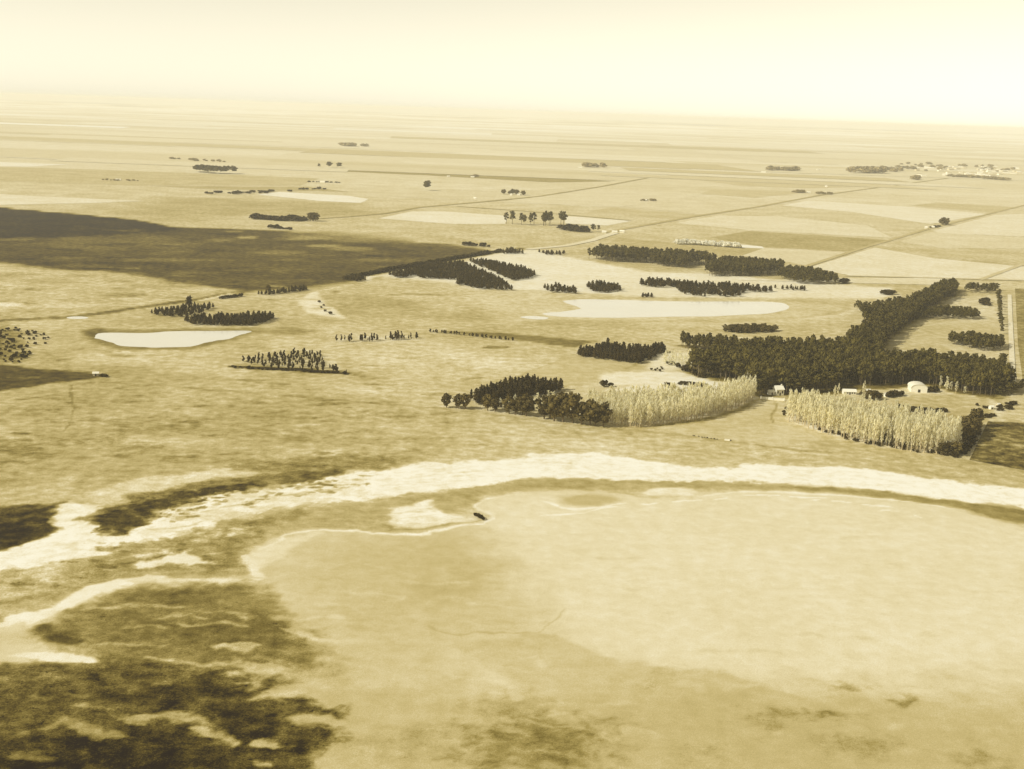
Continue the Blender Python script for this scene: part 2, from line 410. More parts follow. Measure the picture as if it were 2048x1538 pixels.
# brightness painted on the ground below the poplars, cattle paths over the plain
paint([(1165, 822), (1300, 812), (1440, 802), (1502, 788), (1514, 796), (1478, 815), (1400, 836), (1280, 853), (1225, 850)], 228, 3, 2, 9, .9, .5)
paint([(1576, 822), (1640, 828), (1720, 840), (1800, 852), (1890, 872), (1925, 885), (1905, 908), (1850, 905), (1750, 891), (1650, 866), (1572, 840)], 226, 3, 2, 9, .9, .5)
paint([(1342, 486), (1400, 484), (1478, 490), (1528, 494), (1524, 498), (1470, 498), (1400, 493), (1345, 490)], 244, 3, 1, 20, 1, .2)
for s in [[(0, 700), (180, 720), (420, 700), (640, 690)], [(560, 660), (700, 650), (900, 655)], [(880, 900), (960, 860), (1030, 840)], [(300, 770), (360, 830), (330, 900)], [(700, 850), (860, 830), (900, 822)], [(1250, 862), (1300, 890), (1320, 915)], [(900, 610), (1000, 625), (1085, 632)], [(420, 560), (300, 585), (120, 600)], [(1560, 900), (1700, 915), (1900, 935)], [(0, 850), (160, 838), (420, 850), (640, 850)], [(1030, 640), (1100, 665), (1200, 672), (1340, 690)]]:
    stroke(s, random.uniform(1.2, 2.4), random.choice((168, 172, 224, 226)), 1.2, 1.6, 14, random.uniform(.35, .65), None, False)
for k in range(150):
    u = random.uniform(-20, 1000); v = random.choice((random.uniform(690, 930), random.uniform(790, 930))) - (u > 700) * 20
    paint(ell(u, v, random.uniform(6, 34), random.uniform(.8, 3.2), 9), random.choice((120, 135, 150, 160)), 2, 3, 5, random.uniform(.3, .75), 1)
for k in range(70):
    u = random.uniform(-20, 700); v = random.uniform(535, 640) + (u < 100) * 40
    paint(ell(u, v, random.uniform(10, 34), random.uniform(.8, 2.2), 9), random.choice((140, 150, 165, 222)), 4, 5, 9, random.uniform(.3, .6), 1)
for k in range(110):
    u = random.uniform(-20, 900); v = random.uniform(425, 575)
    if v > 430 + u * .08 and v < 600 - abs(u - 480) * .17:
        paint(ell(u, v, random.uniform(15, 70), random.uniform(.8, 2.2), 9), random.choice((75, 88, 130, 142)), 8, 8, 18, random.uniform(.3, .6), .9)
# --- shore: pale sand bank
SAND = [(-90, 1125), (0, 1099), (51, 1085), (82, 1075), (130, 1058), (103, 1044), (113, 1020), (143, 1000), (205, 1008), (180, 1040), (205, 1054), (225, 1071), (290, 1051), (325, 1020), (386, 1006), (434, 989), (478, 986), (530, 979), (598, 965), (687, 946), (776, 938), (826, 925), (951, 921), (1053, 915), (1069, 907), (1186, 905), (1240, 913), (1342, 927), (1400, 935), (1459, 935), (1490, 925), (1592, 931), (1689, 935), (1756, 942), (1873, 958), (2043, 978), (2140, 990), (2140, 1030), (2043, 1015), (1982, 1009), (1873, 997), (1775, 982), (1639, 974), (1482, 961), (1443, 964), (1248, 960), (1225, 961), (1088, 954), (991, 964), (932, 976), (834, 987), (717, 1001), (598, 1008), (513, 1024), (437, 1041), (340, 1068), (273, 1085), (239, 1102), (103, 1126), (0, 1142), (-90, 1165)]
SHORE = [(-90, 1275), (15, 1252), (27, 1246), (34, 1232), (96, 1215), (137, 1194), (191, 1174), (239, 1157), (290, 1153), (410, 1158), (485, 1153), (506, 1146), (506, 1129), (485, 1112), (495, 1102), (530, 1085), (574, 1064), (649, 1059), (717, 1061), (776, 1068), (834, 1067), (893, 1056), (963, 1046), (983, 1038), (975, 1030), (948, 1015), (975, 997), (1030, 985), (1108, 980), (1200, 981), (1290, 995), (1350, 999), (1400, 988), (1500, 980), (1639, 985), (1775, 995), (1873, 1010), (1982, 1037), (2043, 1053), (2140, 1078)]
LAKE = SHORE + [(2300, 1700), (-300, 1700)]
# wet ground between bank and lake
paint(SAND[:24][:1] + [(0, 1085), (330, 1000), (700, 945), (1100, 930), (1500, 935), (1873, 960), (2140, 990)] + SHORE[::-1], 182, 3, 3, 15, 1, .5)
paint([(-90, 1150), (0, 1140), (140, 1115), (280, 1080), (440, 1045), (520, 1030), (560, 1050), (500, 1095), (490, 1140), (400, 1150), (290, 1150), (235, 1155), (130, 1190), (30, 1225), (-90, 1250)], 168, 6, 6, 14, .9, .95)
paint([(-20, 1150), (120, 1118), (200, 1120), (150, 1150), (60, 1170), (0, 1200), (-90, 1220)], 205, 8, 10, 14, .8)
paint([(1740, 978), (1873, 998), (1982, 1012), (2043, 1020), (2140, 1040), (2140, 1076), (2043, 1048), (1982, 1032), (1873, 1005)], 128, 2.0, 2, 12, .9, .5)
paint([(820, 992), (930, 978), (1090, 958), (1250, 965), (1480, 966), (1640, 978), (1500, 978), (1250, 975), (1100, 975), (980, 990), (880, 1000)], 170, 4, 3, 15, .8)
paint([(600, 1014), (720, 1006), (840, 995), (870, 1012), (790, 1010), (760, 1040), (790, 1060), (720, 1052), (690, 1030), (640, 1022)], 176, 5, 4, 15, .9)
paint([(430, 1062), (540, 1030), (600, 1018), (640, 1022), (560, 1050), (500, 1090), (490, 1120), (500, 1140), (450, 1140), (400, 1090)], 138, 5, 6, 12, .9, .9)
paint([(330, 1075), (430, 1055), (440, 1100), (360, 1095), (270, 1110)], 152, 4, 6, 10, .8, .9)
# bank itself
paint(SAND, 250, 2.5, 5, 9, 1, .45)
for k in range(90):
    t = random.random(); u = 300 + 1750 * t; v = 1030 - 330 * t + 190 * t * t + 60 * t ** 3 + random.uniform(-34, 34) * (.4 + .6 * (1 - abs(2 * t - 1)))
    a = random.uniform(15, 70); sl_ = -.22 + .42 * t
    stroke([(u - a, v - a * sl_), (u, v), (u + a, v + a * sl_)], random.uniform(.5, 1.8), random.choice((206, 218, 228, 232)), .9, 1.4, 5, random.uniform(.25, .6))
for u, v, a, b, t in [(560, 1000, 120, 12, 222), (430, 1030, 80, 10, 222), (660, 975, 60, 8, 228), (320, 1060, 60, 8, 226), (160, 1090, 60, 6, 236), (700, 990, 70, 6, 226)]:
    paint(ell(u, v, a, b), t, 4, 9, 7, .75)
paint([(480, 985), (700, 955), (760, 950), (700, 968), (560, 990), (470, 1000)], 236, 4, 6, 7, .7)
for s in [[(300, 1062), (380, 1050), (450, 1028)], [(330, 1040), (420, 1020), (520, 1005)], [(520, 1000), (600, 985), (700, 975)]]:
    stroke(s, 1.4, 190, 1, 1.4, 6, .7)
for k in range(150):
    t = random.random(); u = 190 + 560 * t; v = 1062 - 112 * t ** .8 + random.gauss(0, 12)
    paint(ell(u, v, random.uniform(3, 16), random.uniform(.8, 2.6), 9), random.choice((110, 140, 165, 190)), .8, 1.6, 3, random.uniform(.5, .95), .8)
for k in range(60):
    u = random.uniform(0, 480); v = 1185 - u * .25 + random.gauss(0, 18)
    paint(ell(u, v, random.uniform(5, 26), random.uniform(1, 3.5), 9), random.choice((110, 130, 205, 215)), 1, 2, 4, random.uniform(.4, .8), 1)
# dark plants above the bank
paint([(165, 1038), (210, 1015), (290, 985), (350, 975), (440, 957), (560, 943), (690, 930), (690, 944), (620, 960), (530, 974), (440, 988), (390, 1002), (325, 1018), (290, 1048), (225, 1068), (190, 1052)], 128, 3, 6, 8, .95, 1.1)
paint([(195, 1040), (250, 1015), (330, 990), (480, 965), (520, 970), (400, 997), (330, 1012), (285, 1046), (230, 1066)], 72, 3, 8, 6, .85, 1.1)
paint([(430, 936), (480, 925), (620, 914), (700, 908), (780, 914), (825, 922), (770, 935), (680, 945), (600, 940), (540, 945), (460, 941)], 150, 4, 5, 8, .95, 1)
paint([(600, 950), (680, 935), (690, 945), (630, 960), (560, 972)], 112, 2, 5, 6, .9, 1)
paint([(-90, 1020), (0, 1010), (60, 1010), (110, 1008), (146, 998), (112, 1020), (103, 1044), (130, 1056), (80, 1073), (50, 1085), (0, 1098), (-90, 1120)], 84, 2.5, 3, 7, .97, 1.2)
paint([(-90, 1060), (0, 1050), (100, 1050), (80, 1073), (50, 1085), (0, 1098), (-90, 1120)], 60, 4, 5, 8, .8, 1)
paint([(150, 992), (250, 962), (420, 938), (560, 944), (420, 958), (330, 974), (210, 1006), (160, 1000)], 226, 4, 5, 9, .85, .6)
paint([(0, 975), (130, 965), (160, 990), (90, 1008), (-60, 1010)], 200, 8, 8, 14, .8, .7)
# pale flats
paint([(256, 1134), (307, 1116), (376, 1102), (434, 1124), (380, 1128), (342, 1128), (294, 1136)], 244, 2, 3, 6, 1, .3)
paint([(265, 1110), (340, 1095), (330, 1105), (290, 1112)], 236, 2, 2.5, 5, .9)
paint([(390, 1075), (470, 1055), (500, 1052), (460, 1070)], 226, 2, 3, 5, .8)
paint([(787, 1017), (854, 1001), (873, 1015), (915, 1028), (951, 1039), (873, 1053), (787, 1056), (772, 1044)], 242, 2, 2.2, 8, 1, .45)
for s in [[(780, 1026), (850, 1022)], [(800, 1036), (880, 1030)], [(810, 1048), (850, 1046)]]:
    stroke(s, 1.2, 212, 1, .8, 6, .7)
stroke([(770, 1048), (787, 1061), (850, 1058), (955, 1042)], 2.2, 140, .9, .4, 7, .9)
paint(ell(1340, 984, 52, 9), 238, 2.5, 2, 9, .95, .3)
stroke([(1260, 972), (1340, 967), (1400, 975)], 3, 176, 1.5, .6, 9, .8); stroke([(1270, 992), (1340, 998), (1390, 992)], 2, 170, 1, .5, 9, .8)
# the lake bed and its silty water
paint(LAKE, 219, 3, 1.2, 12, 1, .2)
paint([(560, 1060), (960, 1050), (1100, 1120), (1200, 1200), (1100, 1270), (900, 1350), (700, 1380), (560, 1300), (540, 1180)], 190, 30, 20, 30, .7)
paint([(1000, 1000), (1500, 990), (1900, 1030), (2100, 1090), (2100, 1330), (1500, 1330), (1240, 1300), (1100, 1260), (1130, 1210), (1000, 1100)], 228, 25, 20, 40, .8)
paint([(540, 1340), (900, 1380), (1200, 1370), (1500, 1375), (2140, 1380), (2140, 1620), (540, 1620)], 188, 18, 14, 18, .8)
paint([(1090, 1266), (1160, 1290), (1240, 1318), (1400, 1340), (1500, 1365), (1600, 1400), (1300, 1420), (1000, 1350), (900, 1290)], 194, 3, 4, 12, .7)
paint([(1200, 1400), (1600, 1400), (2100, 1430), (2140, 1620), (1200, 1620)], 186, 16, 12, 14, .7)
paint(ell(850, 1120, 140, 30), 190, 18, 14, 14, .5); paint(ell(900, 1180, 60, 25), 182, 10, 9, 10, .6)
paint(ell(1180, 1000, 60, 12), 186, 5, 2, 9, .95); stroke([(1085, 1000), (1120, 1012), (1150, 1018), (1210, 1016), (1260, 1004)], 2.4, 246, .9, .5, 6, 1)
stroke([(1560, 972), (1700, 982), (1830, 998), (1960, 1016), (2080, 1042)], 13, 146, 4, 2, 12, .75)
for s, w, t in [([(-60, 1262), (15, 1250), (30, 1240), (60, 1225)], 4, 236), ([(239, 1158), (290, 1157), (400, 1164), (485, 1161), (530, 1158)], 6.5, 236), ([(490, 1110), (508, 1130), (512, 1148), (540, 1155)], 5, 236), ([(500, 1105), (540, 1090), (580, 1068), (650, 1062), (717, 1062), (776, 1069), (834, 1068), (893, 1058), (963, 1048), (985, 1038), (976, 1029)], 2.6, 244), ([(985, 1040), (976, 1028), (950, 1012), (975, 999), (1030, 988)], 3, 236), ([(1070, 1033), (1130, 1028), (1190, 1021), (1260, 1010)], 1.9, 246), ([(1400, 990), (1480, 984), (1560, 984), (1700, 992), (1820, 1004), (1900, 1018)], 3.0, 243)]:
    stroke(s, w, t, 1, .7, 7, .95)
for s in [[(1660, 1002), (1700, 1005)], [(1720, 1010), (1780, 1014)], [(1420, 1000), (1460, 996)], [(1620, 998), (1640, 1000)], [(1830, 1030), (1850, 1036)], [(1280, 1010), (1320, 1006)], [(1480, 992), (1560, 990)], [(1580, 993), (1650, 996)], [(1340, 1004), (1400, 998)], [(1750, 1020), (1800, 1022)]]:
    stroke(s, 1.9, 248, .7, .5, 4, .95)
paint([(500, 1105), (560, 1075), (650, 1066), (600, 1085), (560, 1110), (530, 1140), (512, 1140)], 234, 4, 3, 6, .8)
# pale thick sand bar, lower left
paint([(22, 1249), (31, 1232), (96, 1213), (191, 1172), (239, 1155), (276, 1168), (219, 1187), (171, 1207), (130, 1221), (75, 1238), (51, 1252)], 243, 1.2, .8, 6, 1, .2)
paint([(51, 1250), (130, 1222), (219, 1188), (276, 1170), (290, 1180), (220, 1205), (140, 1240), (80, 1256)], 214, 3, 2, 6, .8)
# weedy water, lower left
paint([(70, 1256), (150, 1225), (250, 1185), (340, 1178), (530, 1172), (560, 1230), (610, 1280), (630, 1330), (590, 1355), (300, 1338), (190, 1336), (130, 1300)], 122, 9, 8, 10, .92, .9)
paint([(270, 1180), (360, 1172), (460, 1178), (470, 1195), (360, 1205), (250, 1200)], 116, 5, 5, 8, .8, .8)
paint([(200, 1255), (350, 1235), (480, 1245), (560, 1290), (500, 1300), (400, 1310), (250, 1300)], 118, 6, 6, 8, .8, .8)
paint([(420, 1180), (540, 1185), (560, 1230), (480, 1225)], 138, 6, 6, 8, .7, .7)
stroke([(82, 1245), (90, 1258), (110, 1272), (150, 1284), (165, 1280)], 9, 88, 2.6, 1.0, 6, .95)
paint([(-60, 1262), (40, 1258), (80, 1275), (60, 1295), (0, 1300), (-60, 1300)], 206, 5, 4, 8, .8)
for s, w, t in [([(180, 1218), (270, 1210), (360, 1214)], 4, 190), ([(300, 1236), (380, 1228), (420, 1236)], 3, 184), ([(330, 1245), (400, 1250), (460, 1246), (500, 1252)], 3, 196), ([(420, 1222), (480, 1224), (500, 1240)], 2, 190), ([(240, 1255), (300, 1250), (330, 1255)], 2, 190), ([(150, 1290), (240, 1290), (330, 1288)], 2.5, 180), ([(560, 1260), (620, 1270), (680, 1285)], 2.5, 222), ([(600, 1240), (660, 1235), (700, 1238)], 2, 220)]:
    stroke(s, w, t, 1.6, 1.2, 6, .85)
paint([(430, 1288), (500, 1284), (520, 1290), (500, 1308), (460, 1300)], 214, 1.5, 1, 5, .9)
DARKP = [(-90, 1332), (78, 1330), (187, 1327), (312, 1319), (390, 1336), (488, 1338), (519, 1353), (470, 1362), (500, 1378), (555, 1358), (575, 1364), (508, 1400), (600, 1400), (664, 1412), (672, 1427), (547, 1433), (600, 1445), (664, 1462), (695, 1490), (625, 1503), (600, 1560), (590, 1640), (-90, 1640)]
paint(DARKP, 84, 4, 4.2, 6, .97, 1.25)
paint([(-90, 1480), (200, 1470), (420, 1470), (560, 1460), (600, 1500), (570, 1640), (-90, 1640)], 50, 9, 8, 10, .85, 1.25)
paint(ell(330, 1390, 150, 18), 60, 6, 6, 8, .8); paint(ell(500, 1440, 60, 22), 50, 5, 5, 7, .7); paint(ell(60, 1350, 90, 16), 116, 7, 6, 8, .6)
paint([(22, 1312), (60, 1304), (150, 1305), (207, 1324), (170, 1329), (80, 1325)], 240, 1.2, .8, 5, 1, .25)
for s, w, t in [([(280, 1313), (330, 1316), (400, 1328), (470, 1325), (540, 1332), (600, 1346)], 3.2, 205), ([(440, 1352), (480, 1346), (510, 1352)], 1.6, 200), ([(234, 1441), (290, 1436), (336, 1429), (390, 1439), (430, 1452)], 5.5, 196), ([(385, 1457), (430, 1468), (473, 1489)], 4.5, 200), ([(78, 1460), (133, 1441), (176, 1454), (254, 1479)], 4.2, 166), ([(20, 1460), (60, 1462)], 2, 150), ([(156, 1408), (190, 1410), (228, 1420)], 2.2, 176), ([(70, 1394), (109, 1399)], 2.2, 152), ([(120, 1387), (190, 1393)], 1.6, 140), ([(510, 1483), (562, 1487)], 3.2, 206), ([(508, 1525), (546, 1526)], 4, 198), ([(30, 1512), (70, 1510), (105, 1522)], 4.5, 136), ([(505, 1398), (560, 1390), (612, 1384)], 3, 208), ([(40, 1441), (90, 1440)], 1.8, 130), ([(160, 1530), (230, 1536)], 2, 100), ([(590, 1432), (660, 1440)], 2.4, 205), ([(260, 1378), (300, 1376)], .8, 140), ([(320, 1372), (340, 1374)], 1, 170), ([(470, 1330), (560, 1345), (620, 1362)], 6, 204)]:
    stroke(s, w * 1.1, t, 2.0, 1.7, 4, .88, .5)
# water lines and weed spots further out
stroke([(862, 1246), (885, 1262), (930, 1268), (1000, 1264), (1085, 1266)], 1.6, 178, .9, .9, 5, .8); stroke([(1085, 1266), (1110, 1245), (1130, 1220)], .9, 186, .6, .4, 5, .7)
for u, v, a, b, t, o in [(1085, 1490, 130, 48, 112, .85), (1020, 1412, 60, 18, 150, .6), (870, 1470, 60, 20, 172, .6), (1540, 1425, 34, 6, 140, .7), (1660, 1434, 34, 6, 130, .8), (1805, 1401, 22, 3, 130, .8), (1520, 1448, 40, 9, 160, .6), (1695, 1377, 14, 3, 140, .7), (1720, 1490, 70, 16, 158, .6), (1950, 1520, 50, 14, 150, .6), (1400, 1500, 30, 12, 172, .5), (1400, 1530, 40, 10, 160, .6), (1370, 1345, 34, 5, 182, .7), (1310, 1368, 40, 6, 184, .6), (760, 1500, 60, 20, 178, .5), (640, 1350, 60, 10, 186, .5)]:
    paint(ell(u, v, a, b), t, 4 + b * .22, 5 + b * .12, 5, o, .7)
for s in [[(1005, 1432), (1060, 1440), (1100, 1452), (1150, 1450)]]:
    stroke(s, 1.8, 186, 1, .8, 4, .8)
for k in range(70):
    u = random.uniform(1000, 2040); v = random.uniform(1060, 1520); a = random.uniform(10, 45)
    paint(ell(u, v, a, random.uniform(1.5, 4), 10), random.choice((198, 204, 226, 228)) - (12 if v > 1380 else 0), 2, 2.5, 5, random.uniform(.25, .6))
for k in range(60):
    u = random.uniform(520, 1100); v = random.uniform(1100, 1530); a = random.uniform(20, 70)
    stroke([(u - a, v - random.uniform(-3, 8)), (u, v), (u + a, v + random.uniform(0, 10))], random.uniform(1, 3), random.choice((188, 222, 226, 180)) - (10 if v > 1380 else 0), 2.5, 2, 6, random.uniform(.25, .55))

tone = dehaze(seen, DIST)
KIDX = np.arange(NR * NC).reshape(NR, NC)
quads = np.stack([KIDX[:-1, :-1].ravel(), KIDX[:-1, 1:].ravel(), KIDX[1:, 1:].ravel(), KIDX[1:, :-1].ravel()], 1)
cen = Q[quads].mean(1)
near = (cen[:, 1] < 900) & (np.abs(cen[:, 0]) < 500) & (cen[:, 1] > 150)
cls = np.zeros(len(quads), int)
idx = np.where(near)[0]
cq = cen[idx]
cls[idx[inside(W2(SAND), cq)]] = 1
cls[idx[inside(W2(LAKE), cq)]] = 2
V3 = np.c_[Q, np.zeros(len(Q))]
for k, nm in enumerate(('ground', 'sand', 'lake')):
    qq = quads[cls == k]
    used, inv = np.unique(qq, return_inverse=True)
    me = mesh_np(nm, V3[used], inv.reshape(qq.shape), LAND)
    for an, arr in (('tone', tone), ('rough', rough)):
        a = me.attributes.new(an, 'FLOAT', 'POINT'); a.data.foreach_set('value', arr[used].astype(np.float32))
    tag(link(nm, me), kind='structure')

# ------------------------------------------------------------------ sheets: ponds, fields, roads
ZS = [0.03]
def sheet(name, pts, mat, tn_=None, rg=.3, wob=0, z=None, sub=1):
    P = W2(pts)
    if sub > 1:
        R = []
        for i in range(len(P)):
            a, b, c, d = P[i - 1], P[i], P[(i + 1) % len(P)], P[(i + 2) % len(P)]
            for k in range(sub):
                t = k / sub
                R.append(.5 * ((2 * b) + (c - a) * t + (2 * a - 5 * b + 4 * c - d) * t * t + (3 * b - a - 3 * c + d) * t ** 3))
        P = np.array(R)
    if wob:
        P = P + wob * np.stack([fbm(P[:, 0] / 9, P[:, 1] / 9, 3), fbm(P[:, 0] / 9, P[:, 1] / 9, 4)], 1)
    ZS[0] += .006
    zz = ZS[0] if z is None else z
    me = mesh_from(name, [(p[0], p[1], zz) for p in P], [list(range(len(P)))], mat)
    if me.polygons[0].normal.z < 0: me.flip_normals()
    if tn_ is not None:
        d = math.hypot(*P.mean(0))
        for an, v in (('tone', float(dehaze(tn_, d))), ('rough', rg)):
            a = me.attributes.new(an, 'FLOAT', 'POINT'); a.data.foreach_set('value', [v] * len(P))
    return tag(link(name, me), kind='structure')

sheet('pond', [(189, 675), (205, 666), (293, 666), (337, 663), (410, 662), (498, 661.5), (495, 666), (480, 670), (457, 678), (434, 681), (410, 686), (381, 693), (322, 695), (287, 694), (243, 692), (223, 685), (202, 679)], WATER, sub=5, wob=1.0)
sheet('pond', [(1128, 602), (1173, 598.6), (1246, 600), (1364, 603), (1481, 603), (1554, 605), (1577, 611), (1569, 620), (1534, 627), (1481, 630), (1422, 633), (1364, 633), (1276, 635), (1188, 635), (1115, 633), (1085, 627), (1129, 622.6), (1158, 618), (1153, 613), (1138, 608)], WATER, sub=5, wob=1.5)
sheet('pond', ell(155, 635.5, 22, 2.6, 12), WATER, sub=3)
sheet('pond', [(1040, 634), (1065, 632), (1096, 635), (1088, 639), (1060, 638)], WATER, sub=3)

FIELDS = [
    ([(1420, 475), (1498, 462), (1779, 480), (1697, 503), (1529, 494)], 178, .35),
    ([(1529, 496), (1697, 505), (1618, 532), (1575, 524), (1484, 511)], 217, .2),
    ([(1238, 475), (1340, 485), (1528, 496), (1482, 512), (1400, 513), (1235, 494), (1215, 487)], 186, .35),
    ([(1353, 446), (1435, 431), (1560, 433), (1735, 451), (1785, 476), (1498, 460)], 224, .2),
    ([(1564, 411), (1619, 401), (1820, 414), (1975, 428), (1860, 448), (1705, 424)], 232, .15),
    ([(1600, 424), (1705, 427), (1858, 452), (1745, 450), (1580, 432)], 208, .25),
    ([(1822, 411), (1873, 405), (2040, 415), (1984, 425)], 200, .25),
    ([(1990, 430), (2120, 424), (2120, 476), (1880, 466), (1865, 462)], 228, .2),
    ([(1889, 499), (2120, 500), (2120, 536), (1873, 514)], 200, .35),
    ([(1622, 534), (1750, 495), (1870, 517), (2120, 540), (2120, 562), (1700, 551)], 228, .2),
    ([(1800, 484), (1862, 464), (2120, 480), (2120, 497), (1885, 496)], 216, .25),
    ([(1330, 350), (1500, 352), (1720, 362), (1790, 371), (1620, 377), (1480, 372)], 206, .2),
    ([(1425, 379), (1580, 382), (1600, 386), (1510, 396), (1400, 388)], 204, .2),
    ([(660, 336), (860, 340), (1150, 357), (1225, 363), (1100, 365), (860, 351), (680, 343)], 172, .3),
    ([(757, 437), (822, 423), (890, 423), (1017, 432), (1010, 448), (907, 448)], 234, .15),
    ([(1174, 423), (1225, 415), (1396, 430), (1350, 440), (1283, 431)], 200, .25),
    ([(1130, 432), (1262, 442), (1215, 451), (1130, 447)], 236, .15),
    ([(513, 389), (560, 384), (700, 392), (737, 398), (722, 406), (640, 402)], 240, .12),
    ([(-60, 384), (0, 388), (103, 394), (290, 402), (180, 406), (0, 410), (-60, 408)], 230, .2),
    ([(-60, 332), (150, 338), (380, 346), (640, 357), (600, 371), (250, 371), (-60, 360)], 200, .3),
    ([(-60, 322), (0, 324), (137, 329), (60, 333), (-60, 333)], 238, .15),
    ([(700, 375), (1000, 383), (1180, 374), (1080, 392), (970, 402), (760, 392)], 214, .25),
    ([(1000, 404), (1190, 378), (1340, 384), (1410, 390), (1240, 414)], 219, .2),
    ([(1410, 430), (1560, 408), (1600, 402), (1560, 400), (1340, 396), (1250, 414)], 216, .25),
    ([(300, 372), (620, 374), (700, 384), (560, 381), (430, 379)], 188, .35),
    ([(2030, 577), (2120, 580), (2150, 770), (2046, 764), (2036, 690)], 150, .6),
    ([(1976, 843), (2046, 846), (2140, 852), (2140, 958), (2046, 940), (1939, 920)], 118, .95),
    ([(1345, 484), (1475, 495), (1528, 497), (1524, 493), (1478, 489), (1430, 484), (1360, 479)], 244, .15),
    ([(1475, 561), (1690, 556), (1900, 556), (1880, 570), (1700, 566)], 222, .2),
]
for pts, t, rg in FIELDS:
    sheet('crop_field', pts, LAND, t, rg * 1.6)
# patchwork of far fields
for k in range(46):
    v = 262 + 85 * (k / 46) ** 1.3 + random.uniform(-2, 2); u = random.uniform(-50, 2050)
    v += (u - 1024) * .034 * .8
    c = at(u, v); wd = random.uniform(250, 1300); dp = random.uniform(90, 420); an = random.uniform(-.12, .12) - .1
    ca, sa = math.cos(an), math.sin(an)
    P = [(c[0] + ca * a - sa * b, c[1] + sa * a + ca * b) for a, b in ((-wd, -dp), (wd, -dp), (wd * .9, dp), (-wd * 1.1, dp))]
    ZS[0] += .006
    me = mesh_from('crop_field', [(x, y, ZS[0] + .25) for x, y in P], [[0, 1, 2, 3]], LAND)
    tt = float(dehaze(random.choice((204, 210, 216, 226, 230, 222)) + max(0, 310 - v) * .25, math.hypot(*c)))  # haze put into the tone: sheets whiten towards the horizon
    for an_, vv in (('tone', tt), ('rough', .2)):
        a = me.attributes.new(an_, 'FLOAT', 'POINT'); a.data.foreach_set('value', [vv] * 4)
    tag(link('crop_field', me), kind='structure')

def road(name, pts, width, t, rg=.3):
    P = W2(pts); Ls, Rs = [], []
    for i in range(len(P)):
        d = P[min(i + 1, len(P) - 1)] - P[max(i - 1, 0)]; d = d / np.linalg.norm(d); nn = np.array((-d[1], d[0])) * width / 2
        Ls.append(P[i] + nn); Rs.append(P[i] - nn)
    ZS[0] += .006
    v = [(*p, ZS[0] + .02) for p in Ls + Rs]; n = len(P)
    me = mesh_from(name, v, [[n + i, n + i + 1, i + 1, i] for i in range(n - 1)], LAND)
    if me.polygons[0].normal.z < 0: me.flip_normals()
    dd = np.linalg.norm(np.array(v)[:, :2], axis=1)
    for an, vals in (('tone', dehaze(np.full(len(v), float(t)), dd)), ('rough', np.full(len(v), rg))):
        a = me.attributes.new(an, 'FLOAT', 'POINT'); a.data.foreach_set('value', vals.astype(np.float32))
    return tag(link(name, me), kind='structure')
road('road', [(1215, 466), (1248, 458), (1396, 432), (1521, 413), (1639, 391), (1795, 370), (1900, 356)], 13, 184)
road('road', [(1590, 541), (1615, 532), (1736, 493), (1779, 481), (1857, 458), (1978, 428), (2060, 408)], 9, 190)
road('track', [(600, 440), (690, 434), (771, 427), (839, 415), (976, 403), (1078, 393), (1198, 374), (1300, 355)], 12, 176)
road('track', [(914, 413), (1044, 422), (1181, 434), (1260, 441)], 12, 182)
road('track', [(1055, 499), (1130, 492), (1180, 482), (1230, 466)], 14, 226)
road('track', [(1690, 552), (1860, 556), (2060, 562)], 8, 200)
road('track', [(1960, 560), (2048, 528)], 8, 205)
road('road', [(2019, 590), (2021, 650), (2024, 720), (2027, 775)], 4.5, 228)

# ------------------------------------------------------------------ trees
def ico(seed, sc, ctr, lump=.18):
    t = (1 + 5 ** .5) / 2
    v = np.array([(-1, t, 0), (1, t, 0), (-1, -t, 0), (1, -t, 0), (0, -1, t), (0, 1, t), (0, -1, -t), (0, 1, -t), (t, 0, -1), (t, 0, 1), (-t, 0, -1), (-t, 0, 1)], float)
    v /= np.linalg.norm(v[0])
    f = [(0, 11, 5), (0, 5, 1), (0, 1, 7), (0, 7, 10), (0, 10, 11), (1, 5, 9), (5, 11, 4), (11, 10, 2), (10, 7, 6), (7, 1, 8), (3, 9, 4), (3, 4, 2), (3, 2, 6), (3, 6, 8), (3, 8, 9), (4, 9, 5), (2, 4, 11), (6, 2, 10), (8, 6, 7), (9, 8, 1)]
    r = np.random.default_rng(seed)
    v = v * (1 + lump * r.uniform(-1, 1, (12, 1)))
    return v * np.array(sc) + np.array(ctr), np.array(f)

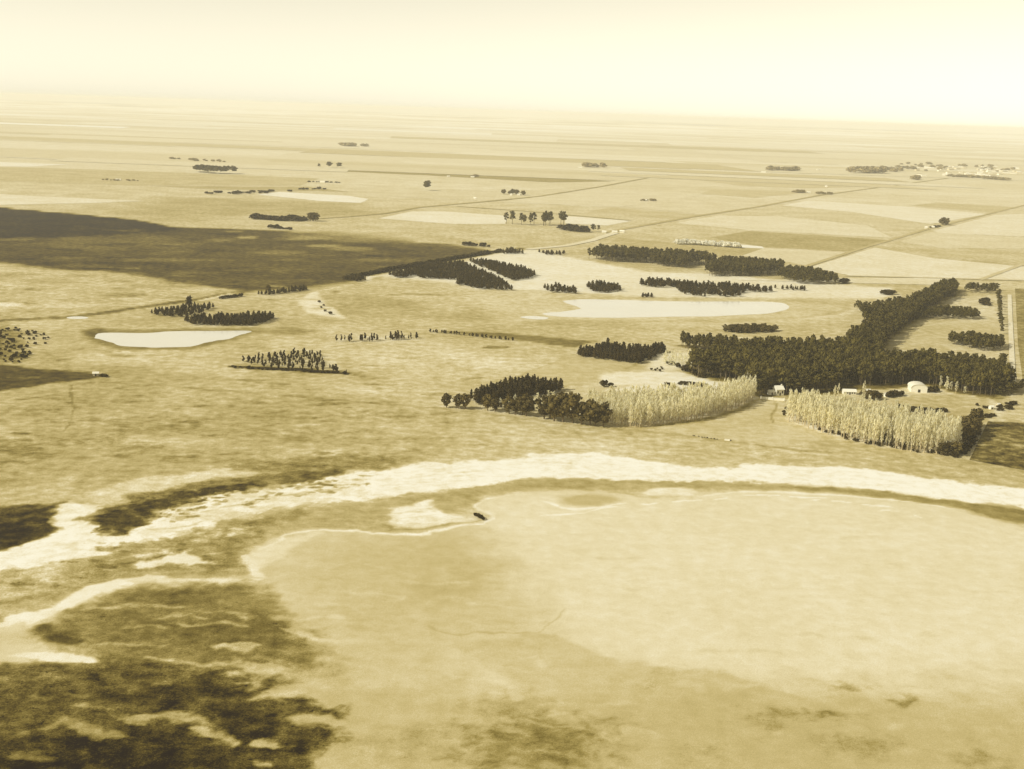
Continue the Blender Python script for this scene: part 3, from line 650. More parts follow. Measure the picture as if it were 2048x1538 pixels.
LOD = 1.0
class Tri:
    def __init__(s): s.v = []; s.f = []; s.n = 0
    def add(s, v, f):
        s.v.append(np.asarray(v, float)); s.f.append(np.asarray(f) + s.n); s.n += len(v)
    def leaves(s, pts, size, r, vert=0.0, asp=1.0):
        """leaf clumps: small ragged triangles pairs facing about"""
        if LOD < 1: pts = pts[r.permutation(len(pts))[:max(3, int(len(pts) * LOD))]]; size = size / LOD ** .4
        n = len(pts)
        a = r.normal(size=(n, 3)); a[:, 2] *= 1 - vert; a /= np.linalg.norm(a, axis=1)[:, None]
        b = r.normal(size=(n, 3)); b[:, 2] += vert * 3; b -= (b * a).sum(1)[:, None] * a; b /= np.linalg.norm(b, axis=1)[:, None]
        sz = size * r.uniform(.6, 1.35, (n, 1))
        p0 = pts - a * sz * .5 - b * sz * .5 * asp; p1 = pts + a * sz * .5 - b * sz * .35 * asp; p2 = pts + b * sz * .7 * asp + a * sz * .1; p3 = pts - a * sz * .55 + b * sz * .3 * asp
        v = np.stack([p0, p1, p2, p3], 1).reshape(-1, 3)
        k = np.arange(n)[:, None] * 4
        s.add(v, np.concatenate([k + np.array([[0, 1, 2]]), k + np.array([[0, 2, 3]])]))
    def tube(s, pts, rad, sides=5):
        pts = np.asarray(pts, float); ring = []
        for i, p in enumerate(pts):
            for k in range(sides):
                an = 2 * math.pi * k / sides
                ring.append(p + rad[i] * np.array((math.cos(an), math.sin(an), 0)))
        f = []
        for i in range(len(pts) - 1):
            for k in range(sides):
                a = i * sides + k; b = i * sides + (k + 1) % sides
                f += [(a, b, b + sides), (a, b + sides, a + sides)]
        s.add(ring, f)
    def arrays(s): return np.concatenate(s.v), np.concatenate(s.f)

def shell(r, n, ctr, rad, low=-.6):
    d = r.normal(size=(n, 3)); d /= np.linalg.norm(d, axis=1)[:, None]
    d[:, 2] = np.where(d[:, 2] < low, -d[:, 2], d[:, 2])
    return np.array(ctr) + d * np.array(rad) * r.uniform(.72, 1.08, (n, 1))

# every builder makes a tree 1 m tall, crown and trunk, scaled later
def gum(seed):
    r = np.random.default_rng(seed); c = Tri(); t = Tri()
    t.tube([(0, 0, 0), (.01, 0, .3), (.0, .015, .6), (0, 0, .85)], [.022, .017, .011, .004])
    for k in range(6):
        an = k * 2.4 + r.uniform(0, .6); z = .42 + .085 * k + r.uniform(-.03, .03); rr = .15 * (1 - .5 * abs(z - .62) / .4) * r.uniform(.7, 1.2)
        ct = (math.cos(an) * rr, math.sin(an) * rr, z)
        t.tube([(0, 0, z - .16), (ct[0] * .6, ct[1] * .6, z - .06), ct], [.009, .006, .003], 4)
        R = np.array((.12, .12, .105)) * r.uniform(.8, 1.25)
        v, f = ico(seed * 9 + k, R * .72, ct); c.add(v, f)
        c.leaves(shell(r, 30, ct, R), .062, r, .2)
    ct = (0, 0, .88); R = (.1, .1, .11); v, f = ico(seed + 77, np.array(R) * .7, ct); c.add(v, f); c.leaves(shell(r, 26, ct, R), .058, r, .2)
    return c, t

def pine(seed):
    r = np.random.default_rng(seed); c = Tri(); t = Tri()
    t.tube([(0, 0, 0), (0, 0, .5), (0, 0, .95)], [.028, .018, .004])
    for k in range(7):
        z = .22 + .11 * k; R = (.03 + .2 * (1 - (k / 7.2) ** 1.9)) * r.uniform(.8, 1.18)
        ct = (r.uniform(-.02, .02), r.uniform(-.02, .02), z)
        v, f = ico(seed * 5 + k, (R * .75, R * .75, .085), ct); c.add(v, f)
        c.leaves(shell(r, 26 - 2 * k, ct, (R, R, .08)), .075, r, .1)
    c.leaves(np.array([(0, 0, .95), (0.01, 0, .98), (0, .01, .92)]), .06, r, .8)
    return c, t

def broad(seed):
    r = np.random.default_rng(seed); c = Tri(); t = Tri()
    t.tube([(0, 0, 0), (.01, 0, .2), (0, .01, .45)], [.04, .03, .012])
    for k in range(9):
        an = k * 2.4; z = .24 + .07 * k; rr = .24 * math.sin(math.pi * (k + 1.2) / 10.5) * r.uniform(.8, 1.2)
        ct = (math.cos(an) * rr, math.sin(an) * rr, z); R = np.array((.17, .17, .14)) * r.uniform(.85, 1.2)
        t.tube([(0, 0, .2), (ct[0] * .5, ct[1] * .5, z - .1), ct], [.016, .01, .004], 4)
        v, f = ico(seed * 3 + k, R * .75, ct); c.add(v, f)
        c.leaves(shell(r, 32, ct, R), .075, r)
    return c, t

def poplar(seed):
    r = np.random.default_rng(seed); c = Tri(); t = Tri()
    t.tube([(0, 0, 0), (.004, 0, .4), (0, 0, .97)], [.017, .012, .003])
    n = 66
    z = .2 + .8 * r.uniform(0, 1.0, n) ** .85; rad = .072 * np.sin(np.pi * np.clip(z * .95 - .02, 0, 1)) ** .7 + .012
    an = r.uniform(0, 6.283, n); q = np.sqrt(r.uniform(0.1, 1, n)) * rad
    c.leaves(np.c_[np.cos(an) * q, np.sin(an) * q, z], .034, r, .9, 2.8)
    return c, t

def bush(seed):
    r = np.random.default_rng(seed); c = Tri()
    for k in range(4):
        an = k * 1.7; ct = (math.cos(an) * .22, math.sin(an) * .22, .42 + .12 * (k % 2)); R = np.array((.32, .32, .38)) * r.uniform(.8, 1.15)
        v, f = ico(seed * 3 + k, R * .75, ct); c.add(v, f); c.leaves(shell(r, 30, ct, R), .2, r)
    return c, None

def sapling(seed):
    r = np.random.default_rng(seed); c = Tri()
    c.tube([(0, 0, 0), (0, 0, .4)], [.03, .015], 4)
    for k in range(4):
        ct = (r.uniform(-.06, .06), r.uniform(-.06, .06), .28 + .19 * k); R = np.array((.17, .17, .15)) * (1.1 - .16 * k) * r.uniform(.8, 1.2)
        v, f = ico(seed * 3 + k, R * .8, ct); c.add(v, f); c.leaves(shell(r, 18, ct, R), .12, r)
    return c, None

KINDS = {  # name: builder, leaf material, bark material, category, stuff label
    'eucalyptus_tree': (gum, 'gum', 'bark', 'tree'),
    'pine_tree': (pine, 'pine', 'bark', 'tree'),
    'broadleaf_tree': (broad, 'leaf', 'bark', 'tree'),
    'poplar_tree': (poplar, 'pale', 'palebark', 'tree'),
    'shrub': (bush, 'shrub', None, 'shrub'),
    'blossoming_tree': (bush, 'bloom', None, 'tree'),
    'haze_paled_tree': (bush, 'far', None, 'tree'),
    'young_tree': (sapling, 'shrub', None, 'tree'),
}
NVAR = 6
PROTO = {}; PLAIN = {}
for nm, (fn, lm, bm_, cat) in KINDS.items():
    PROTO[nm] = []
    for s in range(NVAR):
        c, t = fn(s * 13 + 3)
        cv, cf = c.arrays(); cme = mesh_np(nm + '_crown', cv, cf, M[lm])
        tv = tf_ = tme = None
        if t is not None:
            tv, tf_ = t.arrays(); tme = mesh_np(nm + '_trunk', tv, tf_, M[bm_])
        PROTO[nm].append((cme, tme, cv, cf, tv, tf_))

LOD = .5          # farther trees of the joined woods carry fewer leaf clumps
for nm, (fn, lm, bm_, cat) in KINDS.items():
    PLAIN[nm] = []
    for s_ in range(NVAR):
        c, t = fn(s_ * 13 + 3)
        PLAIN[nm].append((*c.arrays(), *(t.arrays() if t is not None else (None, None))))
PLACED = {k: [] for k in KINDS}   # x, y, height, width factor, label, group

def put(kind, x, y, h, wf, label, group):
    PLACED[kind].append((x, y, h, wf, label, group))

def wood(kind, px, sp, h, label, group, wf=1.0, hv=.2, jit=.42, ang=.3, keep=1.0, edge=None):
    P = W2(px); lo = P.min(0); hi = P.max(0); c = (lo + hi) / 2; R = np.linalg.norm(hi - lo) / 2 + sp
    n = int(R / sp) + 1
    g = np.stack(np.meshgrid(np.arange(-n, n + 1), np.arange(-n, n + 1)), -1).reshape(-1, 2) * sp
    g = g @ np.array([[math.cos(ang), math.sin(ang)], [-math.sin(ang), math.cos(ang)]]) + c
    g = g + rng.uniform(-jit, jit, g.shape) * sp
    g = g[inside(P, g)]
    if keep < 1: 
        g = g[(fbm(g[:, 0] / (sp * 3), g[:, 1] / (sp * 3), int(abs(px[0][0])) % 977) * .5 + .5 + rng.uniform(-.25, .25, len(g))) < keep]
    for x, y in g:
        put(kind, x, y, h * rng.uniform(1 - hv, 1 + hv), wf * rng.uniform(.85, 1.2), label, group)

def row(kind, px, n, h, label, group, wf=1.0, hv=.2, jit=1.0):
    P = W2(px); L = np.r_[0, np.cumsum(np.linalg.norm(np.diff(P, axis=0), axis=1))]
    for k in range(n):
        s = L[-1] * (k + .5 * rng.uniform(.3, 1.7)) / n; i = min(np.searchsorted(L, s, 'right') - 1, len(P) - 2)
        p = P[i] + (P[i + 1] - P[i]) * (s - L[i]) / (L[i + 1] - L[i]) + rng.uniform(-jit, jit, 2)
        put(kind, p[0], p[1], h * rng.uniform(1 - hv, 1 + hv), wf * rng.uniform(.85, 1.2), label, group)

E, PN, BR, PO, SH, YT, HP = 'eucalyptus_tree', 'pine_tree', 'broadleaf_tree', 'poplar_tree', 'shrub', 'young_tree', 'haze_paled_tree'
# the big wood round the farm
wood(E, [(1490, 712), (1700, 712), (1765, 730), (1745, 772), (1690, 770), (1650, 778), (1590, 782), (1508, 788), (1482, 764), (1384, 744), (1378, 734), (1420, 733), (1480, 722)], 4.7, 17, 'tall dark eucalyptus in the dense wood behind the white farmhouse', 'eucalyptus of the wood behind the farmhouse', 0.72, .2)
wood(E, [(1354, 691), (1480, 699), (1490, 712), (1360, 698)], 4.6, 12, 'dark eucalyptus in the thin arm of wood beyond the pale clearing', 'eucalyptus of the arm of wood beyond the clearing', 0.8)
wood(E, [(1770, 738), (1850, 737), (1990, 752), (2030, 775), (1990, 793), (1950, 789), (1900, 780), (1850, 768), (1762, 772), (1745, 760)], 4.6, 16, 'dark eucalyptus in the wood behind the round-roofed white barn', 'eucalyptus of the wood behind the barn', 0.75)
wood(E, [(1700, 712), (1690, 694), (1742, 658), (1726, 642), (1815, 618), (1882, 580), (1914, 580), (1908, 594), (1858, 620), (1800, 664), (1760, 705), (1762, 730)], 5.2, 14.5, 'dark eucalyptus in the diagonal belt running uphill from the farm wood', 'eucalyptus of the diagonal belt', 0.85)
wood(E, [(1707, 617), (1760, 615), (1800, 604), (1800, 614), (1742, 630), (1722, 628)], 4.6, 8, 'dark low tree in the ragged left wing of the diagonal belt', 'trees of the left wing of the diagonal belt', 1.0)
wood(SH, [(1764, 588), (1778, 586), (1786, 589), (1770, 591)], 5, 5, 'dark shrub in the tiny isolated clump left of the diagonal belt', 'shrubs of the tiny clump left of the belt', 1.5)
wood(E, [(1815, 640), (1900, 638), (1962, 640), (1940, 629), (1880, 624), (1830, 630)], 4.4, 8.5, 'olive tree in the tongue of wood right of the diagonal belt', 'trees of the tongue of wood right of the belt', 1.0)
wood(E, [(1892, 688), (1920, 692), (1960, 703), (2006, 703), (2004, 690), (1960, 682), (1905, 682)], 4.4, 9.5, 'dark tree in the small wood between belt and right-hand road', 'trees of the small wood by the right-hand road', 1.0)
wood(E, [(1928, 585), (1995, 588), (1996, 580), (1936, 578)], 8, 9, 'open-crowned eucalyptus in the clump at the top of the right-hand road', 'eucalyptus at the top of the right-hand road', 1.4)
row(E, [(1996, 590), (1999, 625), (2003, 668)], 17, 8, 'dark roadside tree in the line left of the pale right-hand road', 'roadside trees along the right-hand road', 1.3)
row(E, [(2003, 725), (2004, 745)], 6, 9, 'dark roadside tree at the near end of the right-hand road', 'near roadside trees by the right-hand road', 1.3)
wood(SH, [(1962, 612), (1970, 600), (1980, 612)], 5, 6, 'dark shrub in the pair of narrow clumps below the top of the right-hand road', 'shrubs below the top of the road', 1.2)
wood(E, [(1985, 788), (2040, 775), (2046, 785), (2000, 795)], 7, 10, 'dark tree at the right-hand tip of the wood behind the barn', 'trees at the right tip of the barn wood', 1.3)
# big single gums in front of the wood
for u, v, h, w in [(1396, 755, 20, 1.35), (1384, 750, 14, 1.2), (1432, 752, 17, 1.4), (1452, 757, 17, 1.4), (1418, 752, 13, 1.2), (1475, 768, 18, 1.3)]:
    x, y = at(u, v); put(E, x, y, h, w, 'large open-crowned eucalyptus standing forward of the farm wood beside the sandy clearing', 'large eucalyptus by the sandy clearing')
row(E, [(1514, 793), (1530, 786), (1545, 783)], 6, 12, 'dark tree close on the left of the white farmhouse', 'trees left of the farmhouse', 1.3)
row(E, [(1568, 785), (1600, 787), (1640, 783), (1680, 778)], 14, 13, 'dark tree of the front edge between farmhouse and long white shed', 'trees between farmhouse and shed', 1.3)
row(BR, [(1722, 795), (1740, 800), (1760, 798)], 8, 7, 'dark bushy tree just below the small white hut', 'bushy trees below the hut', 1.4)
row(SH, [(1772, 795), (1790, 793), (1808, 790)], 8, 4, 'dark bush between small hut and barn', 'bushes between hut and barn', 1.3)
row(SH, [(1862, 784), (1873, 783)], 4, 4, 'dark bush against the right side of the barn', 'bushes right of the barn', 1.4)
row(PO, [(1880, 775), (1905, 786), (1930, 790)], 6, 9, 'pale slender tree along the edge of the wood right of the barn', 'pale trees right of the barn', 1.6)
row(SH, [(1795, 815), (1840, 822), (1890, 824)], 22, 2.6, 'dark bush in the upper hedge row behind the right-hand poplars', 'bushes of the upper hedge row', 1.5)
row(SH, [(1810, 822), (1850, 829), (1870, 832)], 13, 4, 'dark bush in the lower hedge row behind the right-hand poplars', 'bushes of the lower hedge row', 1.3)
row(SH, [(1960, 812), (1990, 822), (2010, 815), (2020, 805)], 14, 2.5, 'small dark bush in the yard above the lower right dark field', 'bushes in the yard', 1.5, .4, 4)
row(SH, [(1940, 842), (1960, 836), (1990, 832)], 10, 2, 'low dark bush along the yard edge by the lower right dark field', 'bushes along the yard edge', 1.8, .3, 2)
row(SH, [(1570, 818), (1567, 834)], 3, 2.4, 'small dark bush at the left edge of the right-hand poplars', 'bushes at the left edge of the poplars', 1.0)
# pale clearing inside the wood
wood(PO, [(1320, 716), (1400, 710), (1478, 712), (1478, 722), (1420, 734), (1384, 738), (1330, 735)], 5.2, 6.5, 'pale young poplar in the clearing inside the farm wood', 'young poplars of the clearing', 1.8)
row(SH, [(1330, 728), (1360, 734), (1385, 748), (1410, 756)], 22, 3.6, 'small dark bush along the lower edge of the pale clearing', 'bushes along the clearing', 1.0, .4, 3)
wood(SH, [(1296, 738), (1330, 735), (1330, 741), (1310, 745)], 5, 2, 'tiny dark bush on the sand left of the large eucalyptus', 'tiny bushes on the sand')
# dark block left of the clearing
wood(PN, [(1150, 712), (1165, 704), (1215, 697), (1330, 702), (1322, 710), (1296, 722), (1275, 729)], 4.0, 6.4, 'dark pine in the block of young pines left of the pale clearing', 'pines of the block left of the clearing', 1.25)
x, y = at(1215, 698); put(PN, x, y, 10.5, .9, 'tallest pine rising above the left end of the young pine block', 'tallest pine of the block')
row(PN, [(1300, 706), (1330, 706)], 5, 8.5, 'dark pine at the raised right end of the young pine block', 'pines at the right end of the block', 1.2)
# rows of dark fruit bushes on the sand
row(SH, [(1362, 766), (1412, 771)], 15, 2.0, 'dark bush of the upper straight row planted on the white sand', 'bushes of the upper row on the sand', 1.3, .1, .3)
row(SH, [(1358, 769), (1414, 776)], 15, 2.0, 'dark bush of the lower straight row planted on the white sand', 'bushes of the lower row on the sand', 1.3, .1, .3)
for u, v, h in [(1208, 773, 5), (1222, 773, 3.2), (1335, 775, 4.2)]:
    x, y = at(u, v); put(SH, x, y, h, 1.2, 'single dark bush on the pale sand above the left-hand poplars', 'single bushes on the sand')
# pine triangle and the round trees in front
wood(PN, [(938, 802), (975, 812), (1040, 800), (1095, 793), (1135, 780), (1095, 775), (1050, 771), (985, 783)], 4.3, 9, 'dark conical pine in the triangular plantation left of the pale poplars', 'pines of the triangular plantation', 0.95, .15, .25, .55)
wood(PO, [(985, 812), (1040, 804), (1110, 797), (1120, 815), (1080, 828), (1020, 822)], 6, 6, 'pale slender tree between pine triangle and round front trees', 'pale trees behind the round front trees', 1.8)
row(PN, [(955, 808), (1010, 818), (1065, 822)], 14, 5.5, 'small dark pine in the broken row below the pine triangle', 'small pines below the triangle', 1.3)
FR = [(893, 815, 9, 'round dark tree at the far left end of the front tree line'), (917, 817, 9, 'dark tree second from the left end of the front tree line'), (931, 818, 9.5, 'dark tree third from the left end of the front tree line'), (975, 821, 10, None), (990, 824, 9, None), (1018, 827, 11, None), (1030, 829, 10, None), (1052, 832, 14, None), (1044, 830, 11, None), (1088, 838, 14, None), (1108, 842, 16, None), (1126, 844, 18, None), (1145, 846, 18, None), (1100, 836, 14, None), (1163, 849, 14, None), (1180, 851, 15.5, None), (1190, 852, 13, None), (1206, 853, 14, 'dark round tree at the right end of the front tree line against the pale poplars')]
FR.sort()
ORD = 'first second third fourth fifth sixth seventh eighth ninth tenth eleventh twelfth thirteenth fourteenth fifteenth sixteenth seventeenth eighteenth'.split()
for k, (u, v, h, lb) in enumerate(FR):
    x, y = at(u, v)
    put(BR, x, y, h * 1.22, rng.uniform(.8, 1.0), 'dark round-crowned tree, ' + ORD[k] + ' from the left in the front tree line', 'trees of the front tree line')
# pale poplar stands
wood(PO, [(1165, 822), (1300, 812), (1440, 802), (1502, 788), (1514, 796), (1478, 817), (1400, 839), (1280, 856), (1225, 853)], 3.0, 13.5, 'pale bare poplar in the curved stand left of the farm lane', 'poplars of the left-hand stand', 1.1, .24, keep=.93)
wood(PO, [(1576, 822), (1640, 828), (1720, 840), (1800, 852), (1890, 872), (1925, 885), (1905, 910), (1850, 907), (1750, 893), (1650, 868), (1572, 842)], 3.2, 15, 'pale bare poplar in the big stand right of the farm lane', 'poplars of the right-hand stand', 1.05, .26, keep=.93)
row(PO, [(1470, 775), (1485, 768), (1500, 775)], 9, 7, 'pale slender poplar beneath the windpump', 'poplars beneath the windpump', 1.1, .2, 3)
row(PO, [(1663, 800), (1677, 800)], 4, 10.5, 'pale poplar reaching up left of the long white shed', 'tall poplars left of the long shed', .8)
row(PO, [(1722, 802), (1727, 802)], 2, 13, 'tall pale poplar reaching up between long shed and small hut', 'tall poplars between shed and hut', .8)
row(SH, [(1640, 862), (1720, 885), (1800, 898), (1880, 908)], 22, 2.6, 'dark undergrowth bush at the foot of the right-hand poplars', 'undergrowth bushes below the right-hand poplars', 1.2, .4, 3)
wood(BR, [(1755, 880), (1785, 876), (1815, 884), (1800, 892), (1765, 890)], 6, 7, 'dark bushy tree inside the stand of pale poplars', 'dark trees inside the poplars', 1.2)
wood(BR, [(1925, 868), (1945, 852), (1958, 858), (1945, 880), (1930, 892), (1915, 890)], 5, 13, 'dark tall tree in the clump at the right end of the poplars', 'dark trees at the right end of the poplars', .9, .25)
wood(BR, [(1872, 908), (1900, 906), (1925, 908), (1900, 914)], 4, 8, 'dark dense tree at the near right corner of the poplars', 'dark trees at the near corner of the poplars', 1.1)
row(SH, [(1900, 915), (1925, 910), (1940, 895), (1955, 868)], 12, 4, 'dark bush along the right edge of the poplars', 'bushes along the right edge of the poplars', 1.3)
# northern woods
wood(E, [(1176, 518), (1220, 524), (1300, 527), (1312, 532), (1370, 537), (1385, 532), (1432, 531), (1410, 524), (1300, 517), (1200, 511)], 5.6, 16, 'tall grey-green eucalyptus in the long northern belt beyond the white sand', 'eucalyptus of the long northern belt', 0.75, .15)
wood(E, [(1408, 547), (1420, 553), (1530, 553), (1562, 547), (1567, 541), (1550, 539), (1440, 532), (1432, 536)], 5.2, 15, 'tall eucalyptus in the middle block of the northern woods', 'eucalyptus of the middle northern block', 0.72, .15)
wood(E, [(1553, 557), (1590, 567), (1620, 569), (1678, 569), (1660, 559), (1610, 548), (1572, 548)], 5.2, 11.5, 'eucalyptus in the right-hand block of the northern woods', 'eucalyptus of the right northern block', 0.85, .2)
wood(SH, [(1680, 568), (1692, 563), (1700, 568)], 5, 6, 'dark bush at the right tip of the northern woods', 'bushes at the tip of the northern woods', 1.4)
wood(PN, [(1278, 571), (1300, 574), (1350, 578), (1370, 590), (1410, 596), (1420, 590), (1450, 594), (1490, 593), (1478, 587), (1500, 587), (1550, 584), (1500, 580), (1450, 575), (1390, 574), (1340, 568), (1290, 566)], 5.4, 7.5, 'dark tree in the ragged grove beyond the eastern pond', 'trees of the ragged grove north of the eastern pond', 1.3, .25, .45, .3, .72)
row(PN, [(1555, 578), (1610, 581)], 14, 5, 'small dark tree in the short row right of the ragged grove', 'small trees right of the ragged grove', 1.5, .3, 5)
wood(PN, [(1278, 593), (1304, 592), (1306, 596), (1282, 596)], 5, 5, 'small dark tree in the tiny clump at the north shore of the eastern pond', 'tiny clump by the eastern pond', 1.4)
wood(PN, [(1085, 578), (1110, 576), (1150, 582), (1158, 588), (1130, 587), (1095, 584)], 6.5, 6.5, 'dark tree in the left small grove north of the eastern pond', 'trees of the left small grove', 1.3, .35)
wood(PN, [(1174, 574), (1200, 570), (1238, 578), (1242, 583), (1210, 586), (1185, 584)], 5.0, 7, 'dark tree in the oval grove above the eastern pond', 'trees of the oval grove', 1.3)
wood(BR, [(1442, 660), (1480, 656), (1530, 658), (1560, 663), (1500, 667), (1450, 665)], 4, 5.5, 'dark low tree in the oval thicket below the eastern pond', 'trees of the oval thicket below the pond', 1.3)
# western groves along the road
wood(PN, [(776, 551), (800, 558), (840, 558), (900, 560), (930, 564), (905, 568), (960, 579), (1028, 582), (1005, 566), (962, 546), (922, 528), (870, 531), (812, 544)], 5.0, 7, 'dark pine in the grove left of the pale cutting beyond the sand', 'pines left of the pale cutting', 1.25, .2, .45, .3, .86)
wood(PN, [(938, 524), (985, 528), (1040, 540), (1072, 551), (1058, 558), (1022, 562), (994, 549)], 5.0, 7, 'dark pine in the grove right of the pale cutting beyond the sand', 'pines right of the pale cutting', 1.25, .2)
wood(PN, [(1000, 508), (1018, 503), (1050, 508)], 5.5, 7, 'dark tree in the low grove at the far end of the dark hedge', 'trees at the far end of the hedge', 1.3)
wood(PN, [(1070, 503), (1090, 506), (1130, 507), (1120, 511), (1090, 510)], 5.5, 5, 'dark low tree in the thin strip right of the hedge end', 'trees of the thin strip', 1.4)
row(SH, [(690, 559), (780, 541), (900, 520), (1000, 504)], 105, 4.6, 'dark bush in the long straight hedge edging the great dark field', 'bushes of the long straight hedge', 1.7)
wood(PN, [(692, 561), (715, 557), (732, 561), (715, 564)], 4.5, 6, 'dark tree in the clump at the near end of the long hedge', 'clump at the near end of the hedge', 1.3)
wood(PN, [(370, 642), (382, 650), (440, 652), (500, 652), (542, 644), (548, 636), (500, 634), (400, 638)], 4.0, 6, 'very dark pine in the dense block above the western pond', 'pines of the dense block above the western pond', 1.25, .25)
wood(PN, [(294, 629), (330, 634), (372, 636), (400, 628), (430, 616), (420, 612), (350, 620)], 4.6, 5.4, 'dark tree in the ragged grove left of the dense pine block', 'trees of the ragged grove by the road', 1.2, .35, .45, .3, .8)
row(PN, [(375, 613), (382, 611)], 3, 10, 'taller dark tree rising from the ragged grove by the road', 'taller trees of the ragged grove', 1.2)
wood(PN, [(512, 590), (540, 591), (615, 582), (610, 577), (560, 584)], 4.2, 5, 'dark tree in the roadside grove beside the pale track', 'trees of the roadside grove', 1.3)
x, y = at(537, 584); put(BR, x, y, 9, .9, 'single taller round tree rising from the roadside grove', 'taller tree of the roadside grove')
row(SH, [(442, 598), (482, 593)], 12, 3.2, 'dark bush in the short strip between road and roadside grove', 'bushes of the short strip', 1.6)
# scattered young plantations
wood(YT, [(470, 726), (520, 714), (600, 706), (640, 712), (655, 735), (700, 748), (650, 744), (560, 739)], 5.4, 4.4, 'small dark tree scattered in the open plantation above the dark ditch', 'young trees of the open plantation', 1.0, .35, .48)
row(SH, [(460, 735), (560, 741), (700, 749)], 26, 2.0, 'small dark bush along the ditch below the open plantation', 'bushes along the ditch', 1.3, .4, 2)
row(YT, [(680, 682), (740, 681), (790, 680), (832, 677)], 40, 5, 'slender dark young tree in the loose line on the open plain', 'slender trees on the plain', .75, .45, 7)
for u, v, h in [(790, 680, 8.5), (796, 680, 9), (803, 679, 8)]:
    x, y = at(u, v); put(YT, x, y, h, .7, 'tallest slender tree of the loose line on the open plain', 'tallest slender trees on the plain')
row(YT, [(858, 664), (940, 672), (1030, 682)], 32, 3.0, 'small dark tree in the single row along the dark strip field', 'trees in the row along the strip field', 1.5, .25, 1.0)
wood(SH, [(-20, 665), (20, 655), (60, 660), (100, 675), (90, 690), (50, 690), (70, 715), (30, 728), (-20, 725)], 6.2, 2.1, 'dark bush on the rough patch at the left edge', 'bushes at the left edge', 1.2, .4, .48, .3, .75)
row(SH, [(640, 603), (648, 622), (662, 632)], 5, 2.6, 'tiny dark bush beside the pale curved track', 'bushes beside the curved track', 1.2, .3, 3)
for u, v, h in [(205, 753, 2.4), (212, 754, 2.2)]:
    x, y = at(u, v); put(SH, x, y, h, 1.8, 'low dark bush at the tip of the small dark field', 'bushes at the tip of the small dark field')
row(SH, [(1378, 871), (1440, 880)], 9, .7, 'tiny tuft in the line leading to the pale trough on the grass', 'tufts leading to the trough', 1.5, .3, .8)
for u, v, h in [(951, 1032, 1.8), (956, 1035, 2.3), (961, 1037, 2.2), (966, 1040, 1.7)]:
    x, y = at(u, v); put(SH, x, y, h, 1.1, 'dark bush on the hooked point of the white spit at the lake edge', 'bushes on the hooked point of the spit')
# far groves
row(E, [(1014, 448), (1050, 450), (1066, 449)], 6, 19, 'tall dark tree with bare trunk in the loose left half of the far eucalyptus row', 'tall trees of the loose far row', .9, .3, 8)
row(E, [(1068, 449), (1095, 450), (1124, 450)], 11, 24, 'tall dark tree in the dense right half of the far eucalyptus row', 'tall trees of the dense far row', .95, .15, 14)
row(SH, [(1124, 459), (1160, 464), (1180, 464)], 16, 9, 'dark bush in the low thicket right of the far eucalyptus row', 'bushes of the far thicket', 1.6, .3, 6)
row(E, [(1180, 463), (1198, 464)], 3, 14, 'dark tree at the right end of the far thicket', 'trees at the end of the far thicket', 1.2)
row(E, [(393, 343), (430, 347), (467, 347)], 34, 20, 'dark tree in the isolated far grove on the upper left plain', 'trees of the far upper left grove', 1.9, .15, 22)
row(E, [(638, 336), (640, 336)], 1, 14, 'small dark far tree leftmost of the spaced clumps at the upper middle', None, 2.0, .1, 1)
row(E, [(658, 336), (661, 336)], 3, 19, 'dark far tree in the squarish clump left of the like clump', 'trees of the left squarish clump', 1.6, .1, 8)
row(E, [(673, 336), (677, 336)], 3, 19, 'dark far tree in the squarish clump at the end of the far dark strip', 'trees of the right squarish clump', 1.6, .1, 8)
row(E, [(846, 380), (855, 381)], 5, 23, 'dark tall tree in the isolated narrow clump alone on the far plain', 'trees of the isolated narrow clump', 1.1, .15, 8)
row(SH, [(505, 437), (560, 441), (610, 442)], 30, 8, 'dark bush in the long hedge above the great dark field', 'bushes of the long far hedge', 1.8, .3, 10)
row(BR, [(617, 442), (634, 442)], 5, 15, 'big round dark tree at the right end of the long far hedge', 'round trees ending the far hedge', 1.3, .1, 6)
row(SH, [(535, 456), (585, 460)], 12, 5, 'dark bush in the short lower hedge below the long far hedge', 'bushes of the short lower hedge', 1.6, .4, 5)
row(SH, [(410, 387), (470, 387), (560, 384)], 34, 4.5, 'dark bush in the far hedge left of the bright field', 'bushes of the hedge by the bright field', 2.2, .3, 22)
row(SH, [(590, 379), (650, 379)], 9, 5, 'dark bush around the tiny farm right of the bright far field', 'bushes round the tiny far farm', 1.6, .4, 8)
row(SH, [(620, 364), (684, 366)], 12, 3.5, 'dark bush in the thin hedge beside the far white shed', 'bushes of the thin far hedge', 2.0, .3, 6)
row(BR, [(1010, 389), (1030, 388), (1050, 391)], 9, 11, 'dark tree sheltering the white farmhouse on the far middle plain', 'trees round the far farmhouse', 1.3, .3, 8)
row(SH, [(925, 491), (975, 494)], 12, 5, 'small dark bush in the far row at the upper edge of the great dark field', 'bushes of the row above the dark field', 1.3, .35, 4)
row(HP, [(1172, 334), (1198, 336)], 8, 18, 'faint tree in the small far grove at the top middle', 'trees of the small far grove', 1.6, .2, 25)
row(HP, [(1545, 341), (1595, 342)], 18, 16, 'faint tree in the hazy far grove between middle and town', 'trees of the hazy far grove', 1.8, .2, 25)
row(HP, [(1715, 346), (1735, 346), (1752, 346)], 18, 24, 'hazy tree in the large grove left of the distant town', 'trees of the grove left of the town', 1.6, .2, 40)
row(HP, [(1765, 344), (1785, 343)], 8, 20, 'hazy tree in the small grove nearest the distant town', 'trees of the grove nearest the town', 1.6, .2, 30)
row(BR, [(1880, 449), (1886, 450), (1893, 450)], 5, 15, 'dark tree in the single clump by the diagonal road on the right', 'trees of the clump by the diagonal road', 1.2, .15, 6)
